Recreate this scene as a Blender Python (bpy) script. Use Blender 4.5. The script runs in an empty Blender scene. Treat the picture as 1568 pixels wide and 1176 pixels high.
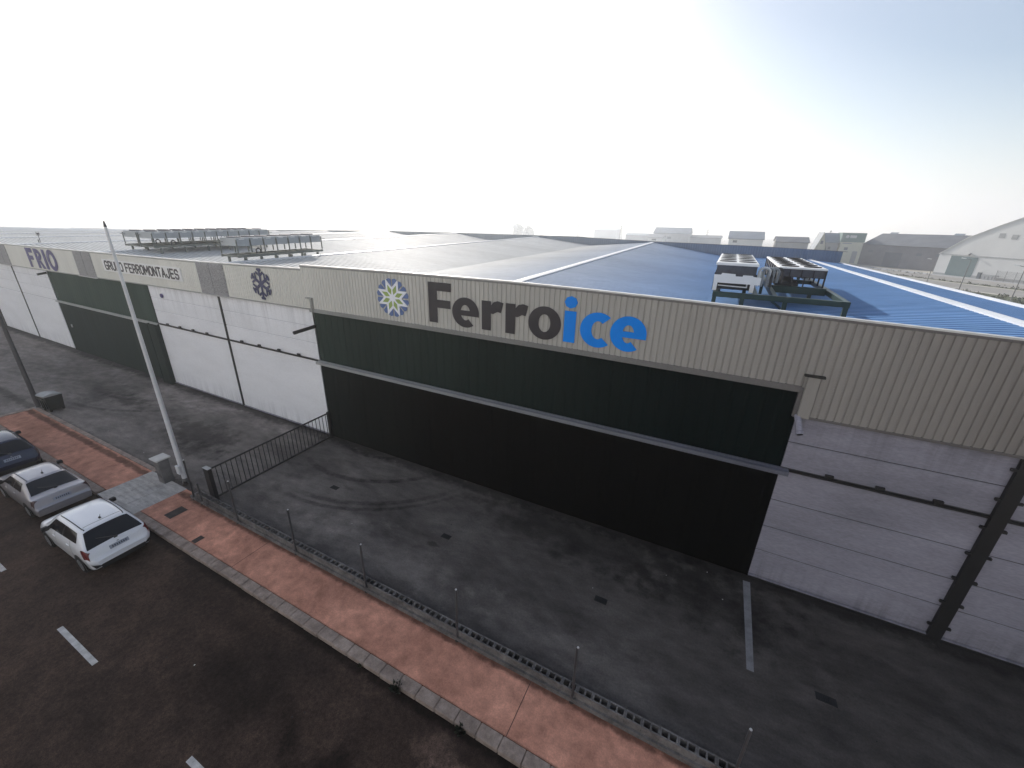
import bpy, math, random
from mathutils import Vector, Matrix
random.seed(7)
R = math.radians
scene = bpy.context.scene
COL = scene.collection
FY = 13.47            # plane of the long street front
CAMZ = 11.2

# ------------------------------------------------------------------ helpers
class MB:
    """collects shapes into one mesh"""
    def __init__(s): s.v=[]; s.f=[]; s.m=[]; s.sm=[]
    def add(s, verts, faces, mi=0, smooth=False):
        o=len(s.v); s.v += [tuple(p) for p in verts]
        for f in faces: s.f.append(tuple(i+o for i in f)); s.m.append(mi); s.sm.append(smooth)
    def box(s, x0,x1,y0,y1,z0,z1, mi=0):
        s.add([(x0,y0,z0),(x1,y0,z0),(x1,y1,z0),(x0,y1,z0),(x0,y0,z1),(x1,y0,z1),(x1,y1,z1),(x0,y1,z1)],
              [(0,3,2,1),(4,5,6,7),(0,1,5,4),(1,2,6,5),(2,3,7,6),(3,0,4,7)], mi)
    def cbox(s, x0,x1,y0,y1,z0,z1,c=.02, mi=0):
        """box with chamfered vertical and top edges"""
        def ring(i,z): return [(x0+i,y0,z),(x1-i,y0,z),(x1,y0+i,z),(x1,y1-i,z),(x1-i,y1,z),(x0+i,y1,z),(x0,y1-i,z),(x0,y0+i,z)]
        a=ring(c,z0); b=ring(c,z1-c)
        d=[(min(max(p[0],x0+c),x1-c),min(max(p[1],y0+c),y1-c),z1) for p in b]
        v=a+b+d; f=[]
        for k in range(8):
            n=(k+1)%8; f+= [(k,n,8+n,8+k),(8+k,8+n,16+n,16+k)]
        f.append(tuple(range(16,24))); f.append(tuple(reversed(range(8))))
        s.add(v,f,mi)
    def beam(s, p0,p1,w,h, mi=0, up=(0,0,1)):
        p0=Vector(p0);p1=Vector(p1);d=(p1-p0).normalized();u=Vector(up)
        if abs(d.dot(u))>.98: u=Vector((0,1,0))
        r=d.cross(u).normalized()*w/2; u=r.cross(d).normalized()*h/2
        v=[p0-r-u,p0+r-u,p0+r+u,p0-r+u,p1-r-u,p1+r-u,p1+r+u,p1-r+u]
        s.add(v,[(0,1,2,3),(7,6,5,4),(0,4,5,1),(1,5,6,2),(2,6,7,3),(3,7,4,0)],mi)
    def cyl(s, p0,p1,r0,r1=None,n=12, mi=0, cap=True):
        r1=r0 if r1 is None else r1
        p0=Vector(p0);p1=Vector(p1);d=(p1-p0).normalized()
        a=d.orthogonal().normalized(); b=d.cross(a)
        v=[]
        for p,r in((p0,r0),(p1,r1)):
            for k in range(n):
                t=2*math.pi*k/n; v.append(p+a*(r*math.cos(t))+b*(r*math.sin(t)))
        s.add(v,[(k,(k+1)%n,n+(k+1)%n,n+k) for k in range(n)],mi,True)
        if cap:
            s.add(v[:n],[tuple(reversed(range(n)))],mi); s.add(v[n:],[tuple(range(n))],mi)
    def tube(s, pts, r, n=8, mi=0):
        for a,b in zip(pts[:-1],pts[1:]): s.cyl(a,b,r,r,n,mi)
    def poly(s, pts2, to3, depth=None, mi=0):
        """flat polygon (list of 2-D points) put in space by to3(u,v,d)"""
        n=len(pts2); a=[to3(u,v,0) for u,v in pts2]
        if depth is None: s.add(a,[tuple(range(n))],mi); return
        b=[to3(u,v,depth) for u,v in pts2]
        s.add(a+b,[tuple(range(n)),tuple(range(2*n-1,n-1,-1))]+[(k,n+k,n+(k+1)%n,(k+1)%n) for k in range(n)],mi)
    def build(s, name, mats, parent=None, kind=None):
        me=bpy.data.meshes.new(name); me.from_pydata(s.v,[],s.f)
        mats = mats if isinstance(mats,(list,tuple)) else [mats]
        for m in mats: me.materials.append(m)
        me.polygons.foreach_set('material_index', s.m); me.polygons.foreach_set('use_smooth', s.sm)
        me.update()
        o=bpy.data.objects.new(name,me); COL.objects.link(o)
        if parent is not None: o.parent=parent
        if kind: o['kind']=kind
        return o

def tag(o,label,cat,group=None,kind=None):
    o['label']=label; o['category']=cat
    if group: o['group']=group
    if kind: o['kind']=kind
    return o
def thing(name,label,cat,loc=(0,0,0),rz=0,group=None):
    o=bpy.data.objects.new(name,None); COL.objects.link(o); o.location=loc; o.rotation_euler=(0,0,rz); o.empty_display_size=.3
    return tag(o,label,cat,group)
def copy_tree(o,parent=None):
    c=o.copy(); COL.objects.link(c); c.parent=parent
    for ch in list(o.children): copy_tree(ch,c)
    return c
def lerp(a,b,t): return a+(b-a)*t
def pw(pts,x):
    if x<=pts[0][0]: return pts[0][1]
    for (a,za),(b,zb) in zip(pts[:-1],pts[1:]):
        if x<=b: return lerp(za,zb,(x-a)/(b-a))
    return pts[-1][1]

# ------------------------------------------------------------------ materials
def mat(name, col, rough=.6, metal=0., var=.0, vscale=1., col2=None, bump=0., bscale=20., coat=0., spec=.5, stretch=(1,1,1), local=False, fine=0.):
    m=bpy.data.materials.new(name); m.use_nodes=True; nt=m.node_tree; N=nt.nodes; L=nt.links
    b=N['Principled BSDF']; b.inputs['Roughness'].default_value=rough; b.inputs['Metallic'].default_value=metal
    b.inputs['Specular IOR Level'].default_value=spec; b.inputs['Coat Weight'].default_value=coat
    b.inputs['Base Color'].default_value=(*col,1)
    if var>0 or col2 or bump>0:
        if local: src=N.new('ShaderNodeTexCoord').outputs['Object']
        else: src=N.new('ShaderNodeNewGeometry').outputs['Position']
        mp=N.new('ShaderNodeMapping'); mp.inputs['Scale'].default_value=stretch; L.new(src,mp.inputs[0])
    if var>0 or col2:
        nz=N.new('ShaderNodeTexNoise'); nz.inputs['Scale'].default_value=vscale; nz.inputs['Detail'].default_value=7; nz.inputs['Roughness'].default_value=.62
        L.new(mp.outputs[0],nz.inputs['Vector'])
        rp=N.new('ShaderNodeValToRGB'); rp.color_ramp.elements[0].position=.32; rp.color_ramp.elements[1].position=.68
        c2=col2 or tuple(c*(1+var) for c in col); c1=tuple(c*(1-var) for c in col) if var>0 else col
        rp.color_ramp.elements[0].color=(*c1,1); rp.color_ramp.elements[1].color=(*c2,1)
        L.new(nz.outputs['Fac'],rp.inputs[0]); out=rp.outputs[0]
        if fine>0:
            n2=N.new('ShaderNodeTexNoise'); n2.inputs['Scale'].default_value=vscale*28; n2.inputs['Detail'].default_value=4; L.new(mp.outputs[0],n2.inputs['Vector'])
            mr=N.new('ShaderNodeMapRange'); mr.inputs[1].default_value=.3; mr.inputs[2].default_value=.7; mr.inputs[3].default_value=1-fine; mr.inputs[4].default_value=1+fine
            L.new(n2.outputs['Fac'],mr.inputs[0])
            mx=N.new('ShaderNodeMix'); mx.data_type='RGBA'; mx.blend_type='MULTIPLY'; mx.inputs[0].default_value=1
            L.new(out,mx.inputs[6]); L.new(mr.outputs[0],mx.inputs[7]); out=mx.outputs[2]
        L.new(out,b.inputs['Base Color'])
    if bump>0:
        n3=N.new('ShaderNodeTexNoise'); n3.inputs['Scale'].default_value=bscale; n3.inputs['Detail'].default_value=5; L.new(mp.outputs[0],n3.inputs['Vector'])
        bp=N.new('ShaderNodeBump'); bp.inputs['Strength'].default_value=bump; bp.inputs['Distance'].default_value=.02
        L.new(n3.outputs['Fac'],bp.inputs['Height']); L.new(bp.outputs[0],b.inputs['Normal'])
    return m

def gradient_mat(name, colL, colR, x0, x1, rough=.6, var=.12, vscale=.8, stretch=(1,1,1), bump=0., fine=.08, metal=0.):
    """a surface that changes tone along the front (x0..x1), painting in haze and light fall-off"""
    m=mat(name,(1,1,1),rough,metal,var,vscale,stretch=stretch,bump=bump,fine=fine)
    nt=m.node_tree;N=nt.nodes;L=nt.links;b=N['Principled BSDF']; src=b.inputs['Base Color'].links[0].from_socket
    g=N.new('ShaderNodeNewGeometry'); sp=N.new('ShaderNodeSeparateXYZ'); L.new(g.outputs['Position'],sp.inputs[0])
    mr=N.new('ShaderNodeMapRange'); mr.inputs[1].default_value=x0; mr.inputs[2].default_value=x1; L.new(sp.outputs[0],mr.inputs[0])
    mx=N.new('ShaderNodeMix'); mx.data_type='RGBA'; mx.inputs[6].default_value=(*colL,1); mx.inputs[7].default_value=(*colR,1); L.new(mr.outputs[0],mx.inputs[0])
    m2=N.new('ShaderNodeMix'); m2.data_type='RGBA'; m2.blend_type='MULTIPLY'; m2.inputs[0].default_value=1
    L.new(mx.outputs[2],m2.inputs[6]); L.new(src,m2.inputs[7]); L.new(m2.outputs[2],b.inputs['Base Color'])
    return m

def ground_mat(name, dark, light, scale, stretch, rot, gx, spots, bump=.3, rough=.9, fine=.3, edges=(), rings=()):
    """worn ground: two sizes of mottling, grain, painted light fall-off along the street and stains at known spots (x, y, rx, ry, factor)"""
    m=bpy.data.materials.new(name); m.use_nodes=True; nt=m.node_tree; N=nt.nodes; L=nt.links; b=N['Principled BSDF']
    b.inputs['Roughness'].default_value=rough; b.inputs['Specular IOR Level'].default_value=.2
    P=N.new('ShaderNodeNewGeometry').outputs['Position']
    mp=N.new('ShaderNodeMapping'); mp.inputs['Rotation'].default_value=(0,0,rot); mp.inputs['Scale'].default_value=stretch; L.new(P,mp.inputs[0])
    def noise(sc,det=6,vec=None,dist=0):
        n=N.new('ShaderNodeTexNoise'); n.inputs['Scale'].default_value=sc; n.inputs['Detail'].default_value=det; n.inputs['Roughness'].default_value=.65; n.inputs['Distortion'].default_value=dist; L.new(vec or mp.outputs[0],n.inputs['Vector']); return n.outputs['Fac']
    def rng(v,a,bb,c,d,smooth=False):
        r=N.new('ShaderNodeMapRange'); r.inputs[1].default_value=a; r.inputs[2].default_value=bb; r.inputs[3].default_value=c; r.inputs[4].default_value=d
        if smooth: r.interpolation_type='SMOOTHSTEP'
        L.new(v,r.inputs[0]); return r.outputs[0]
    def math_(op,a,bb):
        q=N.new('ShaderNodeMath'); q.operation=op
        for i,v in enumerate((a,bb)):
            if isinstance(v,(int,float)): q.inputs[i].default_value=v
            else: L.new(v,q.inputs[i])
        return q.outputs[0]
    rp=N.new('ShaderNodeValToRGB'); rp.color_ramp.elements[0].position=.33; rp.color_ramp.elements[1].position=.68
    rp.color_ramp.elements[0].color=(*dark,1); rp.color_ramp.elements[1].color=(*light,1); L.new(noise(scale,8,dist=.6),rp.inputs[0])
    f=rng(noise(scale*4.5,6),.3,.7,.72,1.28); f=math_('MULTIPLY',f,rng(noise(scale*40,3,P),.3,.7,1-fine,1+fine)); f=math_('MULTIPLY',f,rng(noise(scale*160,2,P),.3,.7,1-fine*.8,1+fine*.8))
    sp=N.new('ShaderNodeSeparateXYZ'); L.new(P,sp.inputs[0]); f=math_('MULTIPLY',f,rng(sp.outputs[0],gx[0],gx[1],gx[2],gx[3]))  # brightness fall-off along the street, painted into the ground colour
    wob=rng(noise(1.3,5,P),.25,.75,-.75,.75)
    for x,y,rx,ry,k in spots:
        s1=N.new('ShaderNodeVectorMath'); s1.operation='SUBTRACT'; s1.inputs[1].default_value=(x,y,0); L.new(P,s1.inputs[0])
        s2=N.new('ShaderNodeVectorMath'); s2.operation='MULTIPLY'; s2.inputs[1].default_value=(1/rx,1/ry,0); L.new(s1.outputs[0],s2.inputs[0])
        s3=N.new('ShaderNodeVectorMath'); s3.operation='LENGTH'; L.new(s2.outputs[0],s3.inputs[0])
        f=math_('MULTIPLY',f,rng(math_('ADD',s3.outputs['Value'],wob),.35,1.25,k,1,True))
    rag=rng(noise(2.4,7,P),.28,.72,0,1)
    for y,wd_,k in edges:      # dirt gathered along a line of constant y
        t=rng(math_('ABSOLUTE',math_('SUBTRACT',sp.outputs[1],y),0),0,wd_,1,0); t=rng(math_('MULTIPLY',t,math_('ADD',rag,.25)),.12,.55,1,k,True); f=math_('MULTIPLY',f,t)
    for cx_,cy_,r_,wd_,k,mxx,my,mr in rings:      # worn tyre arc, fading away from (mxx, my)
        s1=N.new('ShaderNodeVectorMath'); s1.operation='DISTANCE'; s1.inputs[1].default_value=(cx_,cy_,0); L.new(P,s1.inputs[0])
        t=rng(math_('ABSOLUTE',math_('SUBTRACT',s1.outputs['Value'],r_),0),wd_*.3,wd_,1,0,True)
        s2=N.new('ShaderNodeVectorMath'); s2.operation='DISTANCE'; s2.inputs[1].default_value=(mxx,my,0); L.new(P,s2.inputs[0])
        t=math_('MULTIPLY',t,rng(s2.outputs['Value'],mr*.3,mr,1,0,True)); t=math_('MULTIPLY',t,rag); f=math_('MULTIPLY',f,rng(t,0,.8,1,k))
    mx=N.new('ShaderNodeMix'); mx.data_type='RGBA'; mx.blend_type='MULTIPLY'; mx.inputs[0].default_value=1; mx.clamp_result=False
    cb_=N.new('ShaderNodeCombineColor')
    for i in range(3): L.new(f,cb_.inputs[i])
    L.new(rp.outputs[0],mx.inputs[6]); L.new(cb_.outputs[0],mx.inputs[7]); L.new(mx.outputs[2],b.inputs['Base Color'])
    bp=N.new('ShaderNodeBump'); bp.inputs['Strength'].default_value=bump; bp.inputs['Distance'].default_value=.015; L.new(noise(scale*120,4,P),bp.inputs['Height']); L.new(bp.outputs[0],b.inputs['Normal'])
    return m
def dirty_panel(m, zlo, zhi, col, amount):
    """adds run-down streaks under the cladding (zhi) and splash dirt above the ground (zlo)"""
    nt=m.node_tree;N=nt.nodes;L=nt.links;b=N['Principled BSDF']; src=b.inputs['Base Color'].links[0].from_socket
    g=N.new('ShaderNodeNewGeometry'); sp=N.new('ShaderNodeSeparateXYZ'); L.new(g.outputs['Position'],sp.inputs[0])
    mp=N.new('ShaderNodeMapping'); mp.inputs['Scale'].default_value=(3.0,1,.10); L.new(g.outputs['Position'],mp.inputs[0])
    nz=N.new('ShaderNodeTexNoise'); nz.inputs['Scale'].default_value=1.1; nz.inputs['Detail'].default_value=8; nz.inputs['Roughness'].default_value=.7; L.new(mp.outputs[0],nz.inputs['Vector'])
    r=N.new('ShaderNodeMapRange'); r.inputs[1].default_value=.45; r.inputs[2].default_value=.75; L.new(nz.outputs['Fac'],r.inputs[0])
    a=N.new('ShaderNodeMapRange'); a.inputs[1].default_value=zhi-2.2; a.inputs[2].default_value=zhi; L.new(sp.outputs[2],a.inputs[0])
    c_=N.new('ShaderNodeMapRange'); c_.inputs[1].default_value=zlo+1.1; c_.inputs[2].default_value=zlo; c_.inputs[4].default_value=1.3; L.new(sp.outputs[2],c_.inputs[0])
    q=N.new('ShaderNodeMath'); q.operation='MAXIMUM'; L.new(a.outputs[0],q.inputs[0]); L.new(c_.outputs[0],q.inputs[1])
    p=N.new('ShaderNodeMath'); p.operation='MULTIPLY'; L.new(q.outputs[0],p.inputs[0]); L.new(r.outputs[0],p.inputs[1])
    p2=N.new('ShaderNodeMath'); p2.operation='MULTIPLY'; p2.inputs[1].default_value=amount; L.new(p.outputs[0],p2.inputs[0])
    mx=N.new('ShaderNodeMix'); mx.data_type='RGBA'; mx.inputs[7].default_value=(*col,1); L.new(p2.outputs[0],mx.inputs[0]); L.new(src,mx.inputs[6]); L.new(mx.outputs[2],b.inputs['Base Color'])

M={}
M['asphalt']=ground_mat('asphalt',(.024,.0165,.0135),(.058,.038,.029),.30,(1,1,1),0,(-30,10,1.5,.75),[(-5.5,2.6,1.5,.9,.35),(-9.3,3.1,2.2,.8,.6),(-3.9,4.4,.6,.4,2.6),(-2.9,4.0,.9,.45,2.6),(-4.0,2.9,.5,.4,2.0),(-12,4.4,3,.5,.7)],fine=.38,edges=[(5.0,.35,.35)])  # road colour also carries a painted darkening to the right
M['yard']=ground_mat('yard_concrete',(.086,.077,.073),(.19,.17,.158),.42,(.55,1.25,1),R(-24),(-40,9,1.6,.42),[(-24.4,10.1,3.2,1.3,.5),(-22.7,9.1,1.7,.6,.55),(-33.4,10.4,3.2,.55,.55),(-2.5,12.4,5.5,1.3,.55),(1.2,12,2.6,1.6,.6),(-28,12.7,8,1.0,1.45),(-9.5,8.3,4.2,1.0,1.3),(0,7.9,6,.9,1.35),(-13.5,9.2,3.2,1.3,1.2),(-38,10.5,6,2,.75),(5,11,3,1.0,.7),(-7.9,9.5,.3,.12,.5)],fine=.16,edges=[(13.45,.8,.4),(7.05,.4,.5)],rings=[(-15,16.3,5.4,.2,.3,-13.5,11.3,5),(-15,16.3,7.0,.2,.35,-12,10.2,5),(-15,16.3,7.4,.15,.4,-12,10,5),(-15,16.3,3.4,.18,.4,-14,13,4),(-36,19.5,9.4,.2,.5,-33,10.5,5),(-36,19.5,11,.2,.5,-32,9.5,5)])  # darkening to the right is painted into the concrete tone
M['soil']=mat('soil',(.42,.40,.35),.95,0,.25,.05,fine=.2)
M['street']=mat('far_street',(.30,.29,.27),.9,0,.18,.08,fine=.1)
M['verge']=mat('verge',(.10,.115,.065),.95,0,.4,.3,fine=.3)
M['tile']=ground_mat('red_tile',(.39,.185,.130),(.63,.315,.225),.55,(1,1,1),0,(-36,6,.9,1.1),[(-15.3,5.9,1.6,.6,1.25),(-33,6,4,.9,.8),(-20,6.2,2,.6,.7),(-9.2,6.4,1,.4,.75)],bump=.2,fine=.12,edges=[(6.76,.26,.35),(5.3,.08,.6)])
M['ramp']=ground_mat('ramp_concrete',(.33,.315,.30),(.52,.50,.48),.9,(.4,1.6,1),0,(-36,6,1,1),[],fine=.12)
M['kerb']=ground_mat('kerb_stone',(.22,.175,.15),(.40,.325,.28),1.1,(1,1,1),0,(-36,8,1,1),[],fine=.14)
M['paint']=mat('road_paint',(.46,.46,.46),.7,0,.25,6,fine=.3)
M['clad']=gradient_mat('beige_cladding',(.79,.785,.725),(.12,.10,.095),-24,13,.5,.06,.5,(1,1,.15),fine=.04)  # one beige; the dimming to the right is painted into it
M['flash']=gradient_mat('grey_flashing',(.36,.37,.35),(.13,.12,.12),-24,4,.5,.08)
M['coping']=mat('coping_metal',(.62,.62,.62),.35,.3,.06,2)
M['panelL']=gradient_mat('white_panel_left',(.90,.91,.94),(.92,.93,.96),-60,-18,.6,.05,.6,(.5,1,1.4),fine=.04)
M['panelR']=mat('dimmed_panel_right',(.272,.266,.318),.75,0,.2,.8,stretch=(.35,1,1.3),fine=.12,spec=.25)  # white panels too; dimming at this end painted in as grey
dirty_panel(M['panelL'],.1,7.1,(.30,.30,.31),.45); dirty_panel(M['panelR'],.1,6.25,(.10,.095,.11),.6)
M['black']=mat('black_steel',(.012,.012,.013),.5,0,.2,3)
M['seamL']=mat('pale_joint',(.55,.55,.58),.8)
M['seam']=mat('dark_joint',(.05,.05,.055),.8)
M['green']=gradient_mat('dark_green_sheet',(.060,.088,.074),(.002,.0065,.0065),-38,-1,.9,.16,.5,(1,1,.1),fine=.06)  # paler left end is a haze veil painted into the sheet
M['greenlo']=gradient_mat('dark_green_door',(.034,.047,.044),(.0010,.0012,.0012),-36,-11,.9,.16,.5,(1,1,.1),fine=.06)  # painted haze veil at left, fading to near black
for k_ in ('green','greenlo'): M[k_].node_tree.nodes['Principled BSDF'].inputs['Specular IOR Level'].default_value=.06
M['rail']=gradient_mat('rail_steel',(.42,.43,.42),(.12,.125,.16),-20,2,.45,.1)
M['roof']=gradient_mat('roof_sheet',(.60,.615,.61),(.14,.265,.49),-17,0,.6,.12,.15,(.3,1,1),fine=.08,metal=0)  # pale sheet; sun glare at left and sky blue at right painted in
M['groove']=gradient_mat('roof_groove_shade',(.37,.38,.38),(.06,.13,.28),-17,0,.65,.12,.15,(.3,1,1),fine=.08,metal=0)  # darker copy of the roof colour paints shade into the grooves
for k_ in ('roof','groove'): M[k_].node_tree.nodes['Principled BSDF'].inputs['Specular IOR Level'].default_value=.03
M['ridge']=mat('ridge_cap',(.70,.72,.74),.4,.1,.06,1)
M['backsheet']=gradient_mat('back_sheet',(.46,.49,.50),(.13,.20,.32),-45,8,.6,.08,.5)  # left end lightened to paint distant haze into the sheet
M['louver']=mat('louver_grey',(.36,.36,.37),.6,0,.55,16)
M['letterdark']=mat('letter_dark',(.030,.026,.032),.5,0,.1,2)
M['letterblue']=mat('letter_blue',(.003,.255,.90),.6,0,.04,2,spec=.15)
M['letterslate']=mat('letter_slate',(.105,.095,.23),.6,0,.15,3)
M['snow']=mat('snow_dark',(.05,.055,.13),.6,0,.1,3)
M['signwhite']=mat('sign_white',(.88,.88,.87),.5,0,.03,2)
M['logowhite']=mat('logo_white',(.93,.95,1.0),.5)
M['logogreen']=mat('logo_green',(.34,.46,.13),.5)
M['logoblue']=mat('logo_blue',(.12,.19,.40),.5)
M['wire']=mat('dull_metal',(.20,.20,.20),.5,.5,.2,4)
M['pole']=mat('galvanised_pole',(.72,.73,.74),.45,.1,.08,2)
M['poledark']=mat('dark_pole',(.075,.075,.08),.5,.2,.15,2)
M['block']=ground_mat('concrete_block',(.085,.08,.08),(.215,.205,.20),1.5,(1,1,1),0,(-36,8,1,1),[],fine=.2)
M['cell']=mat('block_hollow',(.012,.011,.012),.95)
M['dirt']=mat('wall_base_dirt',(.055,.045,.04),.95,0,.4,5)
M['gate']=mat('gate_black',(.014,.014,.015),.5,0,.2,3)
M['cabinet']=mat('cabinet_concrete',(.155,.15,.148),.8,0,.25,2.5)
M['cabtop']=mat('cabinet_top',(.55,.54,.52),.7,0,.1,4)
M['bin']=mat('bin_green',(.012,.017,.016),.5,0,.2,4)
M['binlid']=mat('bin_lid',(.34,.35,.35),.45,0,.12,4)
M['white']=mat('car_white',(.84,.86,.90),.25,0,.02,1,coat=.7,local=True)
M['silver']=mat('car_silver',(.40,.385,.41),.3,.45,.04,1,coat=.6,local=True)
M['blue']=mat('car_blue',(.018,.024,.055),.25,.2,.05,1,coat=.7,local=True)
M['glass']=mat('car_glass',(.006,.007,.010),.08,0,0,spec=.45)
M['tyre']=mat('tyre',(.012,.012,.012),.85)
M['rim']=mat('wheel_rim',(.36,.36,.38),.35,.7)
M['trim']=mat('black_trim',(.014,.014,.015),.6)
M['lampred']=mat('tail_lamp_red',(.14,.012,.014),.2,coat=.5)
M['lampdark']=mat('tail_lamp_smoked',(.05,.018,.022),.2,coat=.5)
M['plate']=mat('plate_grey',(.30,.33,.40),.5,0,.1,30,local=True)
M['platedark']=mat('plate_marks',(.05,.055,.075),.6)
M['unitwhite']=mat('unit_white',(.80,.81,.81),.5,0,.06,1.5)
M['unitgrey']=mat('unit_grey',(.32,.35,.375),.5,.1,.1,1.5)
M['unitdark']=mat('unit_dark',(.02,.021,.025),.55,.1,.2,3)
M['coil']=mat('coil_fins',(.075,.08,.10),.6,.2,.2,6)
M['fan']=mat('fan_guard',(.008,.0085,.010),.8,0,.2,8,spec=.1)
M['frameg']=mat('frame_green',(.014,.042,.036),.45,.1,.15,2)
M['framegrey']=mat('frame_grey',(.12,.14,.13),.5,.1,.15,2)
M['lag']=mat('pipe_lagging',(.05,.05,.055),.7)
M['bwhite']=mat('far_white_wall',(.66,.67,.66),.7,0,.05,.15)
M['byellow']=mat('far_cream_wall',(.62,.61,.50),.7,0,.07,.3)
M['bgrey']=mat('far_grey_wall',(.19,.19,.21),.8,0,.12,.2,fine=.1)
M['bmid']=mat('far_pale_wall',(.36,.37,.38),.8,0,.1,.2)
M['rgrey']=mat('far_grey_roof',(.20,.24,.29),.6,0,.12,.3)
M['rgreen']=mat('far_green_panel',(.16,.25,.24),.6,0,.08,.3)
M['rdark']=mat('far_dark_roof',(.13,.145,.17),.7,0,.15,.3)
M['winfar']=mat('far_window',(.14,.16,.18),.3)
M['doorgreen']=mat('far_door',(.13,.19,.20),.6,0,.06,.5)
M['bark']=mat('bark',(.06,.05,.04),.9,0,.2,3)
M['leaf']=mat('leaf',(.05,.065,.035),.8,0,.4,2)
M['leafdark']=mat('weed_leaf',(.018,.026,.014),.8,0,.4,9)
M['drain']=mat('iron_cover',(.012,.012,.013),.7,0,.3,20)
M['grate']=mat('rusty_cover',(.055,.036,.030),.8,0,.35,14)

# ------------------------------------------------------------------ camera
cd=bpy.data.cameras.new('camera'); cam=bpy.data.objects.new('camera',cd); COL.objects.link(cam)
cd.sensor_width=36; cd.lens=624.49/1568*36; cd.clip_start=.05; cd.clip_end=9000
yaw,pit,rol=-.464274773,.371538440,.0248890839
F_=Vector((math.sin(yaw)*math.cos(pit),math.cos(yaw)*math.cos(pit),-math.sin(pit)))
R_=Vector((math.cos(yaw),-math.sin(yaw),0)); U_=R_.cross(F_)
R2=math.cos(rol)*R_+math.sin(rol)*U_; U2=-math.sin(rol)*R_+math.cos(rol)*U_
cam.matrix_world=Matrix(((R2.x,U2.x,-F_.x,0),(R2.y,U2.y,-F_.y,0),(R2.z,U2.z,-F_.z,CAMZ),(0,0,0,1)))
scene.camera=cam

# ------------------------------------------------------------------ light, sky, haze
SUN_AZ=R(-41); SUN_EL=R(25)        # azimuth from +Y towards +X
to_sun=Vector((math.sin(SUN_AZ)*math.cos(SUN_EL),math.cos(SUN_AZ)*math.cos(SUN_EL),math.sin(SUN_EL)))
w=bpy.data.worlds.new('World'); scene.world=w; w.use_nodes=True
nt=w.node_tree; bg=nt.nodes['Background']; sky=nt.nodes.new('ShaderNodeTexSky'); sky.sky_type='NISHITA'; sky.sun_disc=False
sky.sun_elevation=SUN_EL; sky.sun_rotation=SUN_AZ; sky.altitude=0; sky.air_density=1.0; sky.dust_density=1.6; sky.ozone_density=1.0
nt.links.new(sky.outputs[0],bg.inputs[0]); bg.inputs[1].default_value=.138
sl=bpy.data.lights.new('sun','SUN'); sl.energy=5.0; sl.angle=R(.6); sl.color=(1,.955,.90)
so=bpy.data.objects.new('sun',sl); COL.objects.link(so); so.rotation_euler=to_sun.to_track_quat('Z','Y').to_euler(); so.location=(-60,60,60)

def haze(name,pts,z0,z1,dens,g,col=(.98,.99,1)):
    """a body of misty air standing on the plan polygon pts"""
    b=MB(); b.poly(pts[::-1],lambda u,v,d:(u,v,z0+d),z1-z0)
    hm=bpy.data.materials.new(name); hm.use_nodes=True; n=hm.node_tree; n.nodes.remove(n.nodes['Principled BSDF'])
    vs=n.nodes.new('ShaderNodeVolumeScatter'); vs.inputs['Color'].default_value=(*col,1); vs.inputs['Density'].default_value=dens; vs.inputs['Anisotropy'].default_value=g
    n.links.new(vs.outputs[0],n.nodes['Material Output'].inputs['Volume']); return b.build(name,hm,kind='stuff')
haze('haze_and_fill',[(-2600,-700),(2600,-700),(2600,-35.05),(-2600,-35.05)],-5.8,90,.014,0.)  # unseen bank behind the camera, added to throw light on the front
haze('haze',[(-2600,-35),(2600,-35),(2600,1590),(60,236),(-60,125),(-125,40),(-2600,-30)],-6,180,.0009,.6)
haze('haze_and_fill',[(-2600,-29.95),(-125.03,40.04),(-60.03,125.04),(60,236.05),(2600,1590.05),(2600,3600),(-2600,3600)],-5.9,75,.0045,.55,(.50,.55,.62))

# ------------------------------------------------------------------ ground, road, pavement, yard
def sheet(name,x0,x1,y0,y1,z,m,nx=1,ny=1,kind='structure'):
    b=MB(); b.add([(x0,y0,z),(x1,y0,z),(x1,y1,z),(x0,y1,z)],[(0,1,2,3)]); return b.build(name,m,kind=kind)
sheet('ground',-3000,3000,-900,4000,-.20,M['soil'])
sheet('road',-400,120,-9,5.02,-.13,M['asphalt'])
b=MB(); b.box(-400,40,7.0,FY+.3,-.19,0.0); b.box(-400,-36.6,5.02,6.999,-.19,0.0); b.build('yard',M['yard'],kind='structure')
# dashes of the road
for x0 in (-29.9,-22.2,-15.5,-8.72,-2.0,4.8):
    b=MB(); b.add([(x0,1.62,-.126),(x0+2.25,1.62,-.126),(x0+2.25,1.75,-.126),(x0,1.75,-.126)],[(0,1,2,3)]); b.build('lane_marking',M['paint'],kind='structure')
# pavement: red tiles, with the grey ramp let into it
b=MB(); b.box(-19.45,40,5.32,7.0,-.15,.004); b.box(-36.3,-22.35,5.32,7.0,-.15,.004); b.build('pavement',M['tile'],kind='structure')
b=MB()
for k in range(6): b.box(-22.35+k*.483+.006,-22.35+(k+1)*.483-.006,5.0,7.02,-.15,.002+.001*(k%2))
b.box(-22.35,-19.45,5.0,7.02,-.16,-.006); b.build('ramp',M['ramp'],kind='structure')
b=MB(); x=-19.45
while x<30:
    b.cbox(x+.006,x+.594,5.0+random.uniform(-.008,.008),5.315,-.16,.012+random.uniform(-.004,.004),.018); x+=.6
x=-36.3
while x<-22.9:
    b.cbox(x+.006,x+.594,5.0,5.315,-.16,.012,.018); x+=.6
b.build('kerb',M['kerb'],kind='structure')
b=MB(); b.box(-36.6,-22.2,7.005,7.2,-.1,.035); b.box(-36.6,-36.305,5.0,7.0,-.1,.03); b.build('pavement_edging',M['kerb'],kind='structure')
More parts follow.
